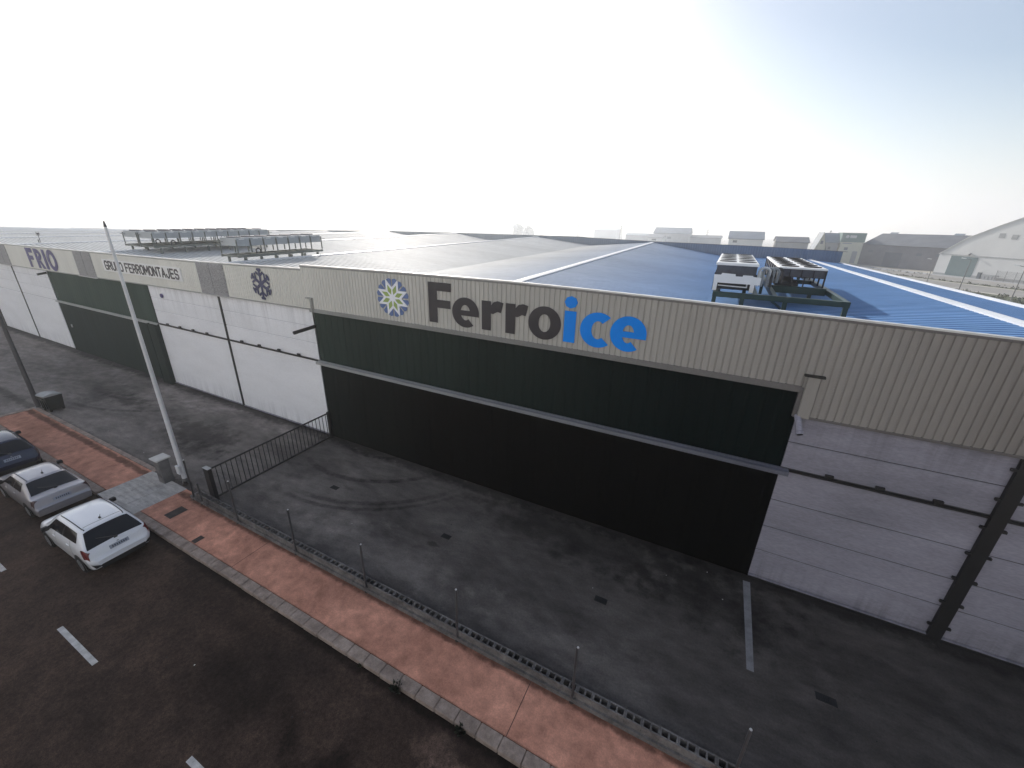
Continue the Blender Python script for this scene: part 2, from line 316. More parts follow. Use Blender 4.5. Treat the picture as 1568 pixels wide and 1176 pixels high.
# joint lines across the tiles
b=MB()
for x in (-13.3,-2.6,2.4): b.box(x,x+.016,5.33,6.72,.004,.0065)
b.build('pavement_joints',M['grate'],kind='structure')
# pale joint strip in the yard
b=MB(); b.add([(2.50,9.8,.004),(2.68,9.8,.004),(2.68,13.2,.004),(2.46,13.2,.004)],[(0,1,2,3)]); b.build('yard_joint',mat('joint_fill',(.20,.20,.215),.85,0,.25,3,fine=.2),kind='structure')

# ------------------------------------------------------------------ the long warehouse
wh=thing('warehouse','long beige clad warehouse with white panels and dark green doors along the yard','building',(-30,FY,0))
OFF=Vector((-30,FY,0))
def part(b,name,m,parent=None):
    p=parent if parent is not None else wh
    o=b.build(name,m,p)
    if p is wh: o.matrix_parent_inverse=Matrix.Translation(-OFF)
    return o
TOPL=[(-200,8.45),(-58.3,8.62),(-27.2,8.85),(-18.2,9.02)]
TOPR=[(-18.2,9.19),(-11.8,9.28),(-7,9.30),(-4,9.27),(-.76,9.21),(3.6,9.11),(6.4,9.04),(12,8.95)]
BOT=[(-200,6.65),(-57.5,6.78),(-50,6.83),(-33.6,7.0),(-27,7.07),(-11,7.13),(-3.8,7.12),(2.45,7.07)]
YC=FY-.10
def ribbed(b,x0,x1,top,bot,y,pitch=.19,depth=.028,mi=0):
    n=max(1,round((x1-x0)/pitch)); p=(x1-x0)/n; prof=[]
    for k in range(n):
        x=x0+k*p; prof+=[(x,0),(x+p*.70,0),(x+p*.78,depth),(x+p*.92,depth)]
    prof.append((x1,0)); v=[];f=[]
    for x,d in prof: v+=[(x,y+d,bot(x)),(x,y+d,top(x))]
    for k in range(len(prof)-1): f.append((2*k,2*k+2,2*k+3,2*k+1))
    b.add(v,f,mi)
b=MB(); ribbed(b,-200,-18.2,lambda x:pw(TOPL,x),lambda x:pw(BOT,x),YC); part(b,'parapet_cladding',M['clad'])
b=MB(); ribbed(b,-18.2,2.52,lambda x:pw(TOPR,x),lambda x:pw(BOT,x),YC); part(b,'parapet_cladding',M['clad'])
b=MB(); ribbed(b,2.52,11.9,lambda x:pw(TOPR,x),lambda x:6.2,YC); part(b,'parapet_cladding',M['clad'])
def strip(b,pts,y0,y1,dz0,dz1):
    v=[];f=[]
    for x,z in pts: v+=[(x,y0,z+dz0),(x,y1,z+dz0),(x,y1,z+dz1),(x,y0,z+dz1)]
    n=len(pts)
    for k in range(n-1):
        for j in range(4): f.append((4*k+j,4*k+(j+1)%4,4*k+4+(j+1)%4,4*k+4+j))
    f+=[(3,2,1,0),(4*n-4,4*n-3,4*n-2,4*n-1)]
    b.add(v,f)
b=MB(); strip(b,TOPL,YC-.02,YC+.13,-.03,.02); part(b,'coping',M['coping'])
b=MB(); strip(b,TOPR,YC-.02,YC+.13,-.03,.02); part(b,'coping',M['coping'])
b=MB(); strip(b,TOPL,YC-.012,YC+.08,-.085,-.033); strip(b,[p for p in TOPR],YC-.012,YC+.08,-.10,-.033); part(b,'coping_flashing',M['flash'])
b=MB(); strip(b,[p for p in BOT if p[0]<=-33] +[(-18.0,7.10)],YC-.02,FY+.05,-.02,.04); part(b,'bottom_flashing',M['flash'])
b=MB(); strip(b,[(-17.95,7.10)]+[p for p in BOT if p[0]>-12][:2]+[(2.50,7.07)],YC-.04,FY+.1,-.12,.06); part(b,'bottom_flashing',M['flash'])
b=MB(); strip(b,[(2.50,6.2),(11.9,6.2)],YC-.02,FY+.05,-.02,.05); b.box(2.47,2.62,YC-.03,YC+.08,6.2,7.1); part(b,'bottom_flashing',M['flash'])
# louvre panels in the parapet
for x0,x1,zb,zt in ((-27.15,-24.55,7.08,8.83),(-43.3,-40.55,6.93,8.70),(-59.85,-57.05,6.8,8.58)):
    b=MB(); b.box(x0,x1,YC-.03,YC+.02,zb,zt)
    for k in range(26):
        z=zb+.03+k*(zt-zb-.06)/26; b.box(x0+.04,x1-.04,YC-.055,YC-.031,z,z+.028)
    b.box((x0+x1)/2-.02,(x0+x1)/2+.02,YC-.06,YC-.031,zb,zt)
    o=part(b,'louver_panel',M['louver'])
    b=MB(); b.box(x0-.05,x1+.05,YC-.11,YC+.02,zb-.05,zb-.003); part(b,'drip_strip',M['coping'],o)
# precast wall panels
def panels(x0,x1,zs,m,name='wall',sm='seamL'):
    b=MB()
    for za,zb in zs: b.add(*pbox(x0,x1,FY,FY+.2,za+.011,zb-.011,.02))
    b.box(x0,x1,FY+.024,FY+.22,zs[0][0],zs[-1][1],1)
    part(b,name,[m,M[sm]])
def pbox(x0,x1,y0,y1,z0,z1,c):
    v=[(x0,y0+c,z0),(x1,y0+c,z0),(x1,y0+c,z1),(x0,y0+c,z1),(x0+c*.3,y0,z0+c*.6),(x1-c*.3,y0,z0+c*.6),(x1-c*.3,y0,z1-c*.6),(x0+c*.3,y0,z1-c*.6),(x0,y1,z0),(x1,y1,z0),(x1,y1,z1),(x0,y1,z1)]
    f=[(4,5,6,7),(0,1,5,4),(1,2,6,5),(2,3,7,6),(3,0,4,7),(8,9,1,0),(9,10,2,1),(10,11,3,2),(11,8,0,3)]
    return v,f
ZR=[(.16,1.22),(1.22,2.2),(2.2,3.24),(3.24,4.34),(4.44,5.32),(5.32,6.26)]
ZL=[(.14,4.36),(4.45,5.33),(5.33,6.2),(6.2,7.12)]
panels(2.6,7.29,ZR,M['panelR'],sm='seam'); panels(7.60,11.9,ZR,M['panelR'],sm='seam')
panels(-25.72,-17.95,ZL,M['panelL']); panels(-33.75,-25.86,ZL,M['panelL'])
ZF=[(.10,4.34),(4.36,5.3),(5.3,6.2),(6.2,6.9)]
panels(-57.65,-50.1,ZF,M['panelL']); panels(-66.2,-57.75,ZF,M['panelL']); panels(-82.5,-66.6,ZF,M['panelL']); panels(-116,-98.5,ZF,M['panelL'])
# sill under the panels
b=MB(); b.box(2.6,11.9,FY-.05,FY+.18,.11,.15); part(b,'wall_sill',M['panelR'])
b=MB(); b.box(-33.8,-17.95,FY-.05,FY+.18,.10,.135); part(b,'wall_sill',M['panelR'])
b=MB(); b.box(2.62,11.9,FY-.02,FY+.2,-.05,.108); part(b,'wall_base_gap',M['black'])  # dark box in place of the shadowed gap under the sill
b=MB(); b.box(-33.8,-17.95,FY+.0,FY+.2,-.05,.098); part(b,'wall_base_gap',M['black'])
# steel posts with bolt lugs between panels
b=MB(); b.box(7.29,7.60,FY-.10,FY+.1,.12,6.22)
for k in range(7):
    z=.55+k*.88
    b.box(7.19,7.29,FY-.09,FY-.02,z-.03,z+.04); b.box(7.60,7.70,FY-.09,FY-.02,z-.03,z+.04)
part(b,'steel_post',M['black'])
for x0,x1,zt in ((-25.86,-25.72,7.08),(-57.75,-57.65,6.8),(-66.6,-66.2,6.8)):
    b=MB(); b.box(x0,x1,FY-.05,FY+.1,.1,zt); part(b,'steel_post',M['black'])
# dark steel angle across the panels, with clips
b=MB(); b.box(2.72,7.29,FY-.06,FY+.01,4.36,4.42); part(b,'steel_angle',M['black'])
b=MB(); b.box(7.6,11.9,FY-.06,FY+.01,4.36,4.42); part(b,'steel_angle',M['black'])
b=MB(); b.box(-33.7,-25.86,FY-.06,FY+.01,4.37,4.44); part(b,'steel_angle',M['black'])
b=MB(); b.box(-25.72,-17.95,FY-.06,FY+.01,4.37,4.44); part(b,'steel_angle',M['black'])
def clip(x,z):
    b=MB(); b.cyl((x,FY-.04,z+.02),(x,FY-.14,z+.12),.025,.025,6); b.beam((x-.10,FY-.17,z+.16),(x+.10,FY-.17,z+.16),.08,.09); part(b,'clip_bracket',M['black'])
for x in (3.78,4.95,6.18): clip(x,4.40)
for x in (-32.2,-30.7,-29.2,-27.7,-24.2,-22.6,-20.9,-19.3): clip(x,4.42)
# the dark green doors: sheet above, sliding leaf below, track between
def darkbay(x0,x1,zr,ztop,seams,jamb=None,tilt=0):
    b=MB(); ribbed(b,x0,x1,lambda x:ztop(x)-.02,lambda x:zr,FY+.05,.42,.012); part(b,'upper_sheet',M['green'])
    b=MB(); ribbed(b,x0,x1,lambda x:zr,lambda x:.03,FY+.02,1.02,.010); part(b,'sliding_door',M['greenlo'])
    dp=.26 if x0>-30 else .12
    b=MB(); b.box(x0-.02,x1+.20,FY-dp,FY+.04,zr-.02,zr+.03); b.box(x0-.018,x1+.198,FY-dp-.01,FY-dp+.04,zr-.10,zr-.021); b.box(x0-.018,x1+.198,FY-.09,FY-.07,zr+.031,zr+.055); part(b,'door_track',M['rail'])
darkbay(-17.9,2.60,4.40,lambda x:pw(BOT,x),20)
darkbay(-50.05,-34.0,4.36,lambda x:pw(BOT,x),14)
darkbay(-98.4,-82.6,4.36,lambda x:pw(BOT,x),14)
b=MB(); b.box(-34.75,-33.8,FY-.26,FY+.06,.0,4.30); b.box(-34.82,-34.76,FY-.29,FY+.0,.0,4.34); part(b,'door_jamb',M['greenlo'])
b=MB(); b.box(-35.15,-35.05,FY-.08,FY-.0,2.0,2.3); part(b,'door_handle',M['pole'])
b=MB(); b.box(-48.9,-48.82,FY-.06,FY-.0,2.2,2.45); part(b,'door_handle',M['pole'])
# rain outlets: boxed gutter heads and spouts
for x,z,zt in ((2.70,6.22,7.46),):
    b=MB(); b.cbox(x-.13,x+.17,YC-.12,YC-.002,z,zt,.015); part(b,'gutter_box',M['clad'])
    b=MB(); b.box(x-.22,x+.26,YC-.15,YC-.002,zt+.002,zt+.05); part(b,'gutter_box_lid',M['black'])
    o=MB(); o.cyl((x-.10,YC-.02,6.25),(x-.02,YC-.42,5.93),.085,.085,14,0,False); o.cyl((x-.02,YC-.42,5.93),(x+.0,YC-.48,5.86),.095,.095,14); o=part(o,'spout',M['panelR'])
    d=MB(); d.cyl((x+.0,YC-.481,5.859),(x+.002,YC-.486,5.853),.075,.075,14); part(d,'spout_mouth',M['cell'],o)
for x,z in ((-17.8,7.64),):
    b=MB(); b.box(x+.05,x+.16,YC-.10,YC-.002,z-.58,z); b.box(x-.2,x+.2,YC-.13,YC-.003,z+.002,z+.05); part(b,'gutter_box',M['flash'])
for x,z in ((-17.92,6.22),(-50.2,6.62)):
    b=MB(); ln=1.15 if x>-30 else .55; b.cyl((x,FY+.02,z),(x-.05,FY-ln,z-.10),.085,.085,12,0,True); part(b,'spout',M['black'])
b=MB(); b.cyl((-32.2,FY-.02,6.42),(-32.2,FY-.08,6.42),.14,.14,16); b.cyl((-32.2,FY-.082,6.42),(-32.2,FY-.09,6.42),.08,.08,12); part(b,'wall_vent',M['letterslate'])
# roof: a row of low gables across the depth of the building
YB=63.0; Y0=FY+.06
RIDGE=[(8.75,8.7,8.1),(-10,8.16,9.38),(-27.6,8.55,9.54),(-43,8.50,9.62),(-58.5,8.46,9.52),(-75,8.40,9.15),(-91.5,8.35,8.8),(-108,8.3,8.4),(-124.5,8.2,8.0),(-141,8.1,7.6),(-157.5,8.0,7.3),(-174,8.0,7.0),(-190.5,8.0,6.8)]
VALL=[(-.6,7.72,8.0),(-18.8,7.75,8.66),(-35.3,7.85,8.72)]
for (xa,a0,a1),(xb,b0,b1) in zip(RIDGE[3:-1],RIDGE[4:]): VALL.append(((xa+xb)/2,7.7,min(a1,b1)-.75))
LINES=sorted([(11.8,8.52,7.86)]+RIDGE+VALL+[(-199,7.5,6.2)],key=lambda p:-p[0])
def zl(l,y): return lerp(l[1],l[2],(y-FY)/(YB-FY))
def roofz(x,y):
    for a,c in zip(LINES[:-1],LINES[1:]):
        if c[0]<=x<=a[0]: return lerp(zl(a,y),zl(c,y),(a[0]-x)/(a[0]-c[0]))
    return 8
ys=[];y=Y0;p=.36
while y<YB-.01: ys+=[(y,0),(y+p*.66,0),(y+p*.74,-.045),(y+p*.92,-.045)]; y+=p
b=MB()
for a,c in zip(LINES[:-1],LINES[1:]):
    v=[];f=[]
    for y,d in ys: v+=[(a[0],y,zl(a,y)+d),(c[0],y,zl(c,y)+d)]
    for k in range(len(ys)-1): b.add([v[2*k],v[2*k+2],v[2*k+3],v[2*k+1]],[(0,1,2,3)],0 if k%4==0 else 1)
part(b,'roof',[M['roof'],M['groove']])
for i,r in enumerate(RIDGE):
    wd=(.23,.24)[i] if i<2 else .17
    b=MB(); v=[];f=[]
    for y in (Y0,YB-.02):
        z=zl(r,y); sl=.05
        v+=[(r[0]-wd,y,z+.042),(r[0],y,z+.075),(r[0]+wd,y,z+.042),(r[0]+wd,y,z-.03),(r[0]-wd,y,z-.03)]
    f=[(0,1,6,5),(1,2,7,6),(2,3,8,7),(4,0,5,9),(0,4,3,2,1),(5,6,7,8,9)]
    b.add(v,f); part(b,'ridge_cap',M['ridge'])
b=MB(); e=LINES[0]; b.beam((e[0]+.02,Y0,zl(e,Y0)+.05),(e[0]+.02,YB,zl(e,YB)+.05),.14,.12); part(b,'eaves_trim',M['ridge'])
TOPB=[(-200,6.9),(-150,7.5),(-108,8.5),(-91,8.95),(-75,9.3),(-58,9.59),(-42,9.69),(-28,9.75),(-20,9.78),(-19.9,9.72),(-10,9.50),(2.2,9.39),(9.5,9.24),(12.3,9.15)]
b=MB(); ribbed(b,-199,11.85,lambda x:pw(TOPB,x),lambda x:5.8,YB,.30,.05); part(b,'back_parapet',M['backsheet'])
b=MB(); strip(b,TOPB,YB-.03,YB+.12,0,.04); part(b,'back_coping',M['flash'])
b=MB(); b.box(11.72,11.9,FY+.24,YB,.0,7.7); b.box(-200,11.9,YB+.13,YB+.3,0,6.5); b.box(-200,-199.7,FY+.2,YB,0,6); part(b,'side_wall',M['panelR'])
b=MB(); b.box(-199,11.7,FY+.30,FY+.5,0,7.6); part(b,'inner_wall',M['greenlo'])

# ------------------------------------------------------------------ signs on the front
YL=YC-.022
def onfront(y): return lambda u,v,d: (u,y-d,v)
def seg(b,p,q,w,y,mi=0,dep=.012):
    p=Vector(p);q=Vector(q);d=(q-p).normalized();n_=Vector((-d.y,d.x))*w/2
    b.poly([p-n_,q-n_,q+n_,p+n_],onfront(y),dep,mi)
def arc(b,cx,cz,rx,rz,wx,wz,a0,a1,y,n=36,mi=0,dep=.012):
    """elliptic ring piece between outer radii and inner radii, angles in degrees"""
    v=[];f=[]
    for k in range(n+1):
        t=R(lerp(a0,a1,k/n)); c,s=math.cos(t),math.sin(t)
        for rr in (0,1):
            u=cx+(rx-wx*rr)*c; z=cz+(rz-wz*rr)*s
            v+=[(u,y,z),(u,y-dep,z)]
    for k in range(n):
        i=4*k; j=i+4
        f+=[(i+1,i+3,j+3,j+1),(i,j,j+2,i+2),(i,i+1,j+1,j),(i+2,j+2,j+3,i+3)]
    f+=[(0,2,3,1),(4*n,4*n+1,4*n+3,4*n+2)]
    b.add(v,f,mi)
fs=thing('facade_sign','largest sign, dark and bright blue letters beside the star logo on the parapet','sign',(-6,YC,7.4))
def spart(b,name,m,t):
    o=b.build(name,m,t); o.matrix_parent_inverse=Matrix.Translation(-Vector(t.location)); return o
def rect(b,x0,x1,z0,z1,mi=0,dep=.012): b.poly([(x0,z0),(x1,z0),(x1,z1),(x0,z1)],onfront(YL),dep,mi)
ZB,ZX,ZA=7.40,8.52,9.02
b=MB(); rect(b,-10.57,-10.15,ZB,ZA); rect(b,-10.149,-9.46,ZA-.33,ZA); rect(b,-10.149,-9.50,8.02,8.34); spart(b,'letter',M['letterdark'],fs)
def letter_e(x0,x1,m):
    cx=(x0+x1)/2; rx=(x1-x0)/2; cz=(ZB+ZX)/2; rz=(ZX-ZB)/2+.03; b=MB()
    arc(b,cx,cz,rx,rz,.40,.29,0,306,YL); rect(b,x0+.36,x1-.395,cz-.12,cz+.085,0,.0145); rect(b,x1-.3949,x1-.004,cz-.12,cz-.001,0,.0135); spart(b,'letter',m,fs)
def letter_r(x0,x1):
    b=MB(); rect(b,x0,x0+.40,ZB,ZX); b.poly([(x0+.401,ZX-.46),(x0+.401,ZX-.16),(x0+.52,ZX-.02),(x0+.70,ZX+.03),(x1,ZX-.02),(x1-.10,ZX-.40),(x0+.68,ZX-.37),(x0+.50,ZX-.47)],onfront(YL),.012)
    spart(b,'letter',M['letterdark'],fs)
letter_e(-9.42,-8.18,M['letterdark']); letter_r(-8.05,-7.12); letter_r(-7.02,-6.10)
b=MB(); arc(b,-5.45,7.96,.63,.60,.40,.28,0,360,YL,48); spart(b,'letter',M['letterdark'],fs)
b=MB(); rect(b,-4.71,-4.29,ZB,ZX-.02); hx=[(-4.505+.235*math.cos(R(a)),8.80+.21*math.sin(R(a))) for a in range(0,360,45)]; b.poly(hx,onfront(YL),.012); spart(b,'letter',M['letterblue'],fs)
b=MB(); arc(b,-3.50,7.96,.62,.60,.40,.29,50,310,YL); spart(b,'letter',M['letterblue'],fs)
letter_e(-3.08,-1.90,M['letterblue'])
# round star logo
lg=thing('star_logo','round logo of a white eight pointed star with green and blue diamonds','sign',(-12.48,YC,8.19))
cx,cz=-12.48,8.19; RX,RZ=.86,.80
def pol(a,r): return (cx+RX*r*math.cos(R(a)),cz+RZ*r*math.sin(R(a)))
b=MB(); pts=[]
for k in range(16): pts.append(pol(22.5*k+22.5,(1.02 if k%2==0 else .56)))
for k in range(8):
    b.poly([(cx,cz),pts[(2*k-1)%16],pts[2*k],pts[2*k+1]],onfront(YL-.004),.010)
spart(b,'star',M['logowhite'],lg)
b=MB()
for k in range(8):
    a=22.5+45*k; b.poly([pol(a,.18),pol(a-17,.42),pol(a,.72),pol(a+17,.42)],onfront(YL-.018),.006)
spart(b,'green_diamond',M['logogreen'],lg)
b=MB()
for k in range(8):
    a=45*k
    for s in (-1,1):
        b.poly([pol(a+s*3.5,.60),pol(a+s*2.5,.97),pol(a+s*11,1.03),pol(a+s*19.5,.99),pol(a+s*15,.80)],onfront(YL),.008)
        b.poly([pol(a+s*27,.92),pol(a+s*33,.98),pol(a+s*37,.80),pol(a+s*40,.58)],onfront(YL),.008) if False else None
spart(b,'blue_ray',M['logoblue'],lg)
# dark snowflake
b=MB(); c=Vector((-21.4,8.04))
for k in range(6):
    d=Vector((math.sin(R(60*k)),math.cos(R(60*k)))); n_=Vector((-d.y,d.x)); y=YL-.001*k
    seg(b,c,c+d*.80,.15,y)
    for r,l in ((.42,.30),(.66,.16)):
        for s in (-1,1): seg(b,c+d*r,c+d*(r+l*.62)+n_*s*l,.11,y-.0005*s-.006)
tag(b.build('snowflake_sign',M['snow']),'dark six armed snowflake emblem on the parapet near its step','sign')
# FRIO
fr=thing('letter_sign','four tall slate purple letters between two grey louvre panels of the parapet','sign',(-49.7,YC,6.9))
def frl(fn): b=MB(); fn(b); spart(b,'letter',M['letterslate'],fr)
zb,zt=6.97,8.52
frl(lambda b:(rect(b,-52.45,-52.0,zb,zt),rect(b,-51.999,-51.15,zt-.36,zt),rect(b,-51.999,-51.3,zb+.62,zb+.95)))
frl(lambda b:(rect(b,-50.75,-50.3,zb,zt),arc(b,-50.3,zt-.46,.78,.46,.40,.32,-90,90,YL,18),b.poly([(-50.29,zb+.60),(-49.95,zb+.66),(-49.35,zb),(-49.85,zb)],onfront(YL-.001),.012)))
frl(lambda b:rect(b,-49.15,-48.65,zb,zt))
frl(lambda b:arc(b,-47.6,(zb+zt)/2,.84,.82,.44,.34,0,360,YL,40))
# sign board with small capitals
sb=thing('sign_board','long white board with small black capitals on the parapet behind the lamp pole','sign',(-33.9,YC,7.6))
b=MB(); b.box(-38.85,-28.95,YC-.05,YC-.003,7.56,8.36); spart(b,'board',M['signwhite'],sb)
CAPS={'G':[[(1,.82),(.8,1),(.2,1),(0,.8),(0,.2),(.2,0),(.8,0),(1,.2),(1,.48),(.55,.48)]],'R':[[(0,0),(0,1),(.75,1),(1,.85),(1,.6),(.75,.45),(0,.45)],[(.55,.45),(1,0)]],
'U':[[(0,1),(0,.2),(.2,0),(.8,0),(1,.2),(1,1)]],'P':[[(0,0),(0,1),(.75,1),(1,.85),(1,.58),(.75,.43),(0,.43)]],'O':[[(.25,0),(.75,0),(1,.22),(1,.78),(.75,1),(.25,1),(0,.78),(0,.22),(.25,0)]],
'F':[[(0,0),(0,1),(1,1)],[(0,.52),(.8,.52)]],'E':[[(1,0),(0,0),(0,1),(1,1)],[(0,.52),(.85,.52)]],'M':[[(0,0),(0,1),(.5,.3),(1,1),(1,0)]],'N':[[(0,0),(0,1),(1,0),(1,1)]],
'T':[[(.5,0),(.5,1)],[(0,1),(1,1)]],'A':[[(0,0),(.5,1),(1,0)],[(.2,.33),(.8,.33)]],'J':[[(.9,1),(.9,.2),(.65,0),(.25,0),(0,.2),(0,.35)]],'S':[[(1,.82),(.78,1),(.22,1),(0,.82),(0,.63),(.2,.52),(.8,.48),(1,.37),(1,.18),(.78,0),(.22,0),(0,.18)]]}
def caps(txt,x0,x1,z0,z1,y,m,parent):
    b=MB(); wd={'M':1.3,' ':.7}; gap=.42; tot=sum(wd.get(c_,1) for c_ in txt)+gap*(len(txt)-1); u=(x1-x0)/tot; x=x0; h=z1-z0
    for c_ in txt:
        w_=wd.get(c_,1)*u
        for st_ in CAPS.get(c_,[]):
            pts_=[(x+px*w_,z0+pz*h) for px,pz in st_]
            for i,(p,q) in enumerate(zip(pts_[:-1],pts_[1:])):
                p=Vector(p);q=Vector(q);d=(q-p).normalized(); seg(b,p-d*.035,q+d*.035,.105,y-.0006*(i%3))
        x+=w_+gap*u
    spart(b,'lettering',m,parent)
caps('GRUPO',-38.5,-36.05,7.70,8.22,YC-.052,M['letterdark'],sb); caps('FERROMONTAJES',-35.65,-29.25,7.70,8.22,YC-.052,M['letterdark'],sb)

# ------------------------------------------------------------------ roof plant: long condensers at left
def legs(b,pts,zt,w=.12):
    for x,y in pts: b.box(x-w/2,x+w/2,y-w/2,y+w/2,roofz(x,y)-.01,zt)
def long_unit(label,fr_label,x0,x1,y0,y1,zb,nb,rise=.024,group='long condensers on the left roofs'):
    fr=thing('support_frame',fr_label,'frame',(x0,y0,zb-.2),group='steel frames under the long condensers'); O=-Vector(fr.location)
    dz=rise*(y1-y0)
    b=MB()
    for x in (x0+.06,x1-.06): b.beam((x,y0,zb-.11),(x,y1,zb-.11+dz),.10,.15)
    for k in range(nb+1):
        y=lerp(y0+.1,y1-.1,k/nb); z=zb-.11+dz*k/nb; b.beam((x0+.121,y,z),(x1-.121,y,z),.08,.12)
    o=b.build('beam',M['framegrey'],fr); o.matrix_parent_inverse=Matrix.Translation(O)
    for k in range(6):
        y=lerp(y0+.45,y1-.5,k/5); zt=zb-.21+rise*(y-y0)
        for x in (x0+.06,x1-.06):
            b=MB(); legs(b,[(x,y)],zt); o=b.build('leg',M['framegrey'],fr); o.matrix_parent_inverse=Matrix.Translation(O)
    u=thing('condenser',label,'condenser',(x0,y0,zb),group=group); O=-Vector(u.location)
    def P(b,name,m):
        o=b.build(name,m,u); o.matrix_parent_inverse=Matrix.Translation(O); return o
    c0,c1=.52,1.02
    b=MB()   # casing as one slanting box in bays
    for k in range(nb):
        ya=lerp(y0+.05,y1-.05,k/nb)+.03; yb=lerp(y0+.05,y1-.05,(k+1)/nb)-.03; za=zb+rise*(ya-y0)
        b.cbox(x0+.08,x1-.05,ya,yb,za+c0,za+c1,.03)
    P(b,'casing',M['unitgrey'])
    for k in range(nb+1):
        y=lerp(y0+.05,y1-.05,k/nb); z=zb+rise*(y-y0)
        for x in (x0+.04,x1-.03): b=MB(); b.box(x-.03,x+.03,y-.03,y+.03,z,z+c1-.12); P(b,'post',M['framegrey'])
    for k in range(nb):
        y=lerp(y0+.05,y1-.05,(k+.5)/nb); z=zb+c1+rise*(y-y0); x=(x0+x1)/2
        b=MB(); b.cyl((x,y,z+.002),(x,y,z+.06),min(.42,(x1-x0)*.42),min(.40,(x1-x0)*.4),18); o=P(b,'fan',M['coil'])
    for k in range(nb):
        y=lerp(y0+.05,y1-.05,(k+.5)/nb); z=zb+rise*(y-y0); b=MB(); b.box(x1-.048,x1-.040,y-.25,y+.1,z+c1-.10,z+c1-.07); P(b,'label_strip',M['unitwhite'])
    b=MB(); b.tube([(x1-.1,y0+1.3,zb+.02),(x1-.1,y0+1.3,zb+.28),(x1-.1,y0+1.45,zb+.38),(x1-.1,y0+1.6,zb+.28),(x1-.1,y0+1.6,zb+.05)],.045); P(b,'pipe_bend',M['lag'])
    b=MB(); b.beam((x0-.3,y0+.0,zb+c1-.25),(x0+.5,y0,zb+c1-.25),.04,.04); P(b,'rail',M['framegrey']); b=MB(); b.beam((x1-.2,y1+.06,zb+c1-.3+dz),(x1+.3,y1+.06,zb+c1-.3+dz),.04,.04); P(b,'rail',M['framegrey'])
long_unit('shorter grey rooftop condenser nearer the star logo with six bays','grey steel frame under the shorter condenser left of the parapet step',-30.0,-28.1,16.4,22.9,9.0,7)
long_unit('long grey rooftop condenser in front of its twin at left','grey steel frame under the front one of the twin long condensers',-42.9,-40.7,17.4,27.2,9.02,10)
long_unit('long grey rooftop condenser behind its twin, farthest left','grey steel frame under the rear one of the twin long condensers',-45.4,-43.1,17.4,27.2,9.02,10)

# ------------------------------------------------------------------ roof plant: two white units at right on a green frame
gf=thing('support_frame','dark green steel frame carrying the two white condensers at right','frame',(-.34,18.6,8.2)); O=-Vector(gf.location)
def G(b,name='beam',m='frameg'):
    o=b.build(name,M[m],gf); o.matrix_parent_inverse=Matrix.Translation(O); return o
b=MB(); b.beam((-.34,18.68,8.80),(4.17,18.68,8.80),.18,.20); G(b)
b=MB(); b.beam((4.08,18.78,8.802),(4.02,30.4,8.802),.18,.196); G(b)
b=MB(); b.beam((-.26,18.78,8.802),(-.26,26.8,8.802),.18,.196); G(b)
b=MB(); b.beam((1.85,18.78,8.80),(1.85,30.4,8.80),.16,.19); G(b)
for p_,q_ in (((1.2,18.78,8.79),(1.2,26.8,8.79)),((-.17,22.3,8.795),(1.12,22.3,8.795)),((-.17,26.7,8.795),(1.12,26.7,8.795))): b=MB(); b.beam(p_,q_,.14,.17); G(b)
for yy,ww,hh in ((22.25,.26,.30),(26.2,.2,.19),(30.3,.2,.19)): b=MB(); b.beam((1.93,yy,8.79),(3.98,yy,8.79),ww,hh); G(b)
for x,y in ((4.08,18.68),(-.26,18.68),(.75,18.68),(2.2,18.68),(3.7,23.9),(3.9,30.2),(-.2,26.7),(1.85,26.5),(.9,22.3)):
    b=MB(); legs(b,[(x,y)],8.699 if y<18.7 else 8.70,.15); G(b,'leg')
b=MB(); b.beam((1.75,19.4,8.66),(2.55,20.6,7.98),.07,.07); G(b,'brace')

def fanbox(b,x,y,z,r): pass
u1=thing('condenser','white rooftop condenser with deep front panel, left one of the pair at right','condenser',(-.4,19,8.9),group='white condensers on the right roof'); O1=-Vector(u1.location)
def U1(b,name,m,par=None):
    o=b.build(name,M[m],par or u1)
    if par is None: o.matrix_parent_inverse=Matrix.Translation(O1)
    return o
x0,x1,y0,y1,zb,zt=-.42,1.10,19.0,26.5,8.91,10.0
b=MB(); b.cbox(x0,x1,y0,y1,zt-.10,zt,.02); U1(b,'top_plate','unitwhite')
b=MB(); b.box(x0+.04,x1-.04,y0+.10,y1-.05,9.48,zt-.101); U1(b,'coil','coil')
b=MB()
b.poly([(x0+.02,9.22),(x1+.16,9.22),(x1+.16,9.50),(x1-.12,9.52),(x1-.14,9.56),(.62,9.56),(.60,9.50),(.36,9.50),(.34,9.58),(-.14,9.60),(-.18,9.53),(x0+.0,9.53)],lambda u,v,d:(u,y0-.02-d,v),.04)
b.box(x0+.02,x0+.17,y0-.055,y0+.02,zb,9.22); b.box(x1-.17,x1-.02,y0-.055,y0+.02,zb,9.22); U1(b,'front_panel','unitwhite')
for k in range(7):
    y=lerp(y0+.1,y1-.1,k/6)
    for x in (x0+.03,x1-.03): b=MB(); b.box(x-.03,x+.03,y-.03,y+.03,zb,9.6); U1(b,'post','unitdark')
b=MB(); b.box(x0+.1,x1-.1,y0+.4,y1-.3,zb+.02,9.20); b.cyl((x0+.15,y0+.2,9.15),(x1-.2,y0+.2,9.15),.05); b.cyl((x0+.15,y0+.22,9.02),(x1-.2,y0+.22,9.02),.04); U1(b,'lower_body','unitdark')
b=MB(); b.cyl((x0+.2,y0+.12,9.10),(x1-.25,y0+.12,9.08),.025); b.cyl((x1-.28,y0+.1,9.08),(x1-.28,y0+.1,9.3),.025); U1(b,'pipe','unitwhite')
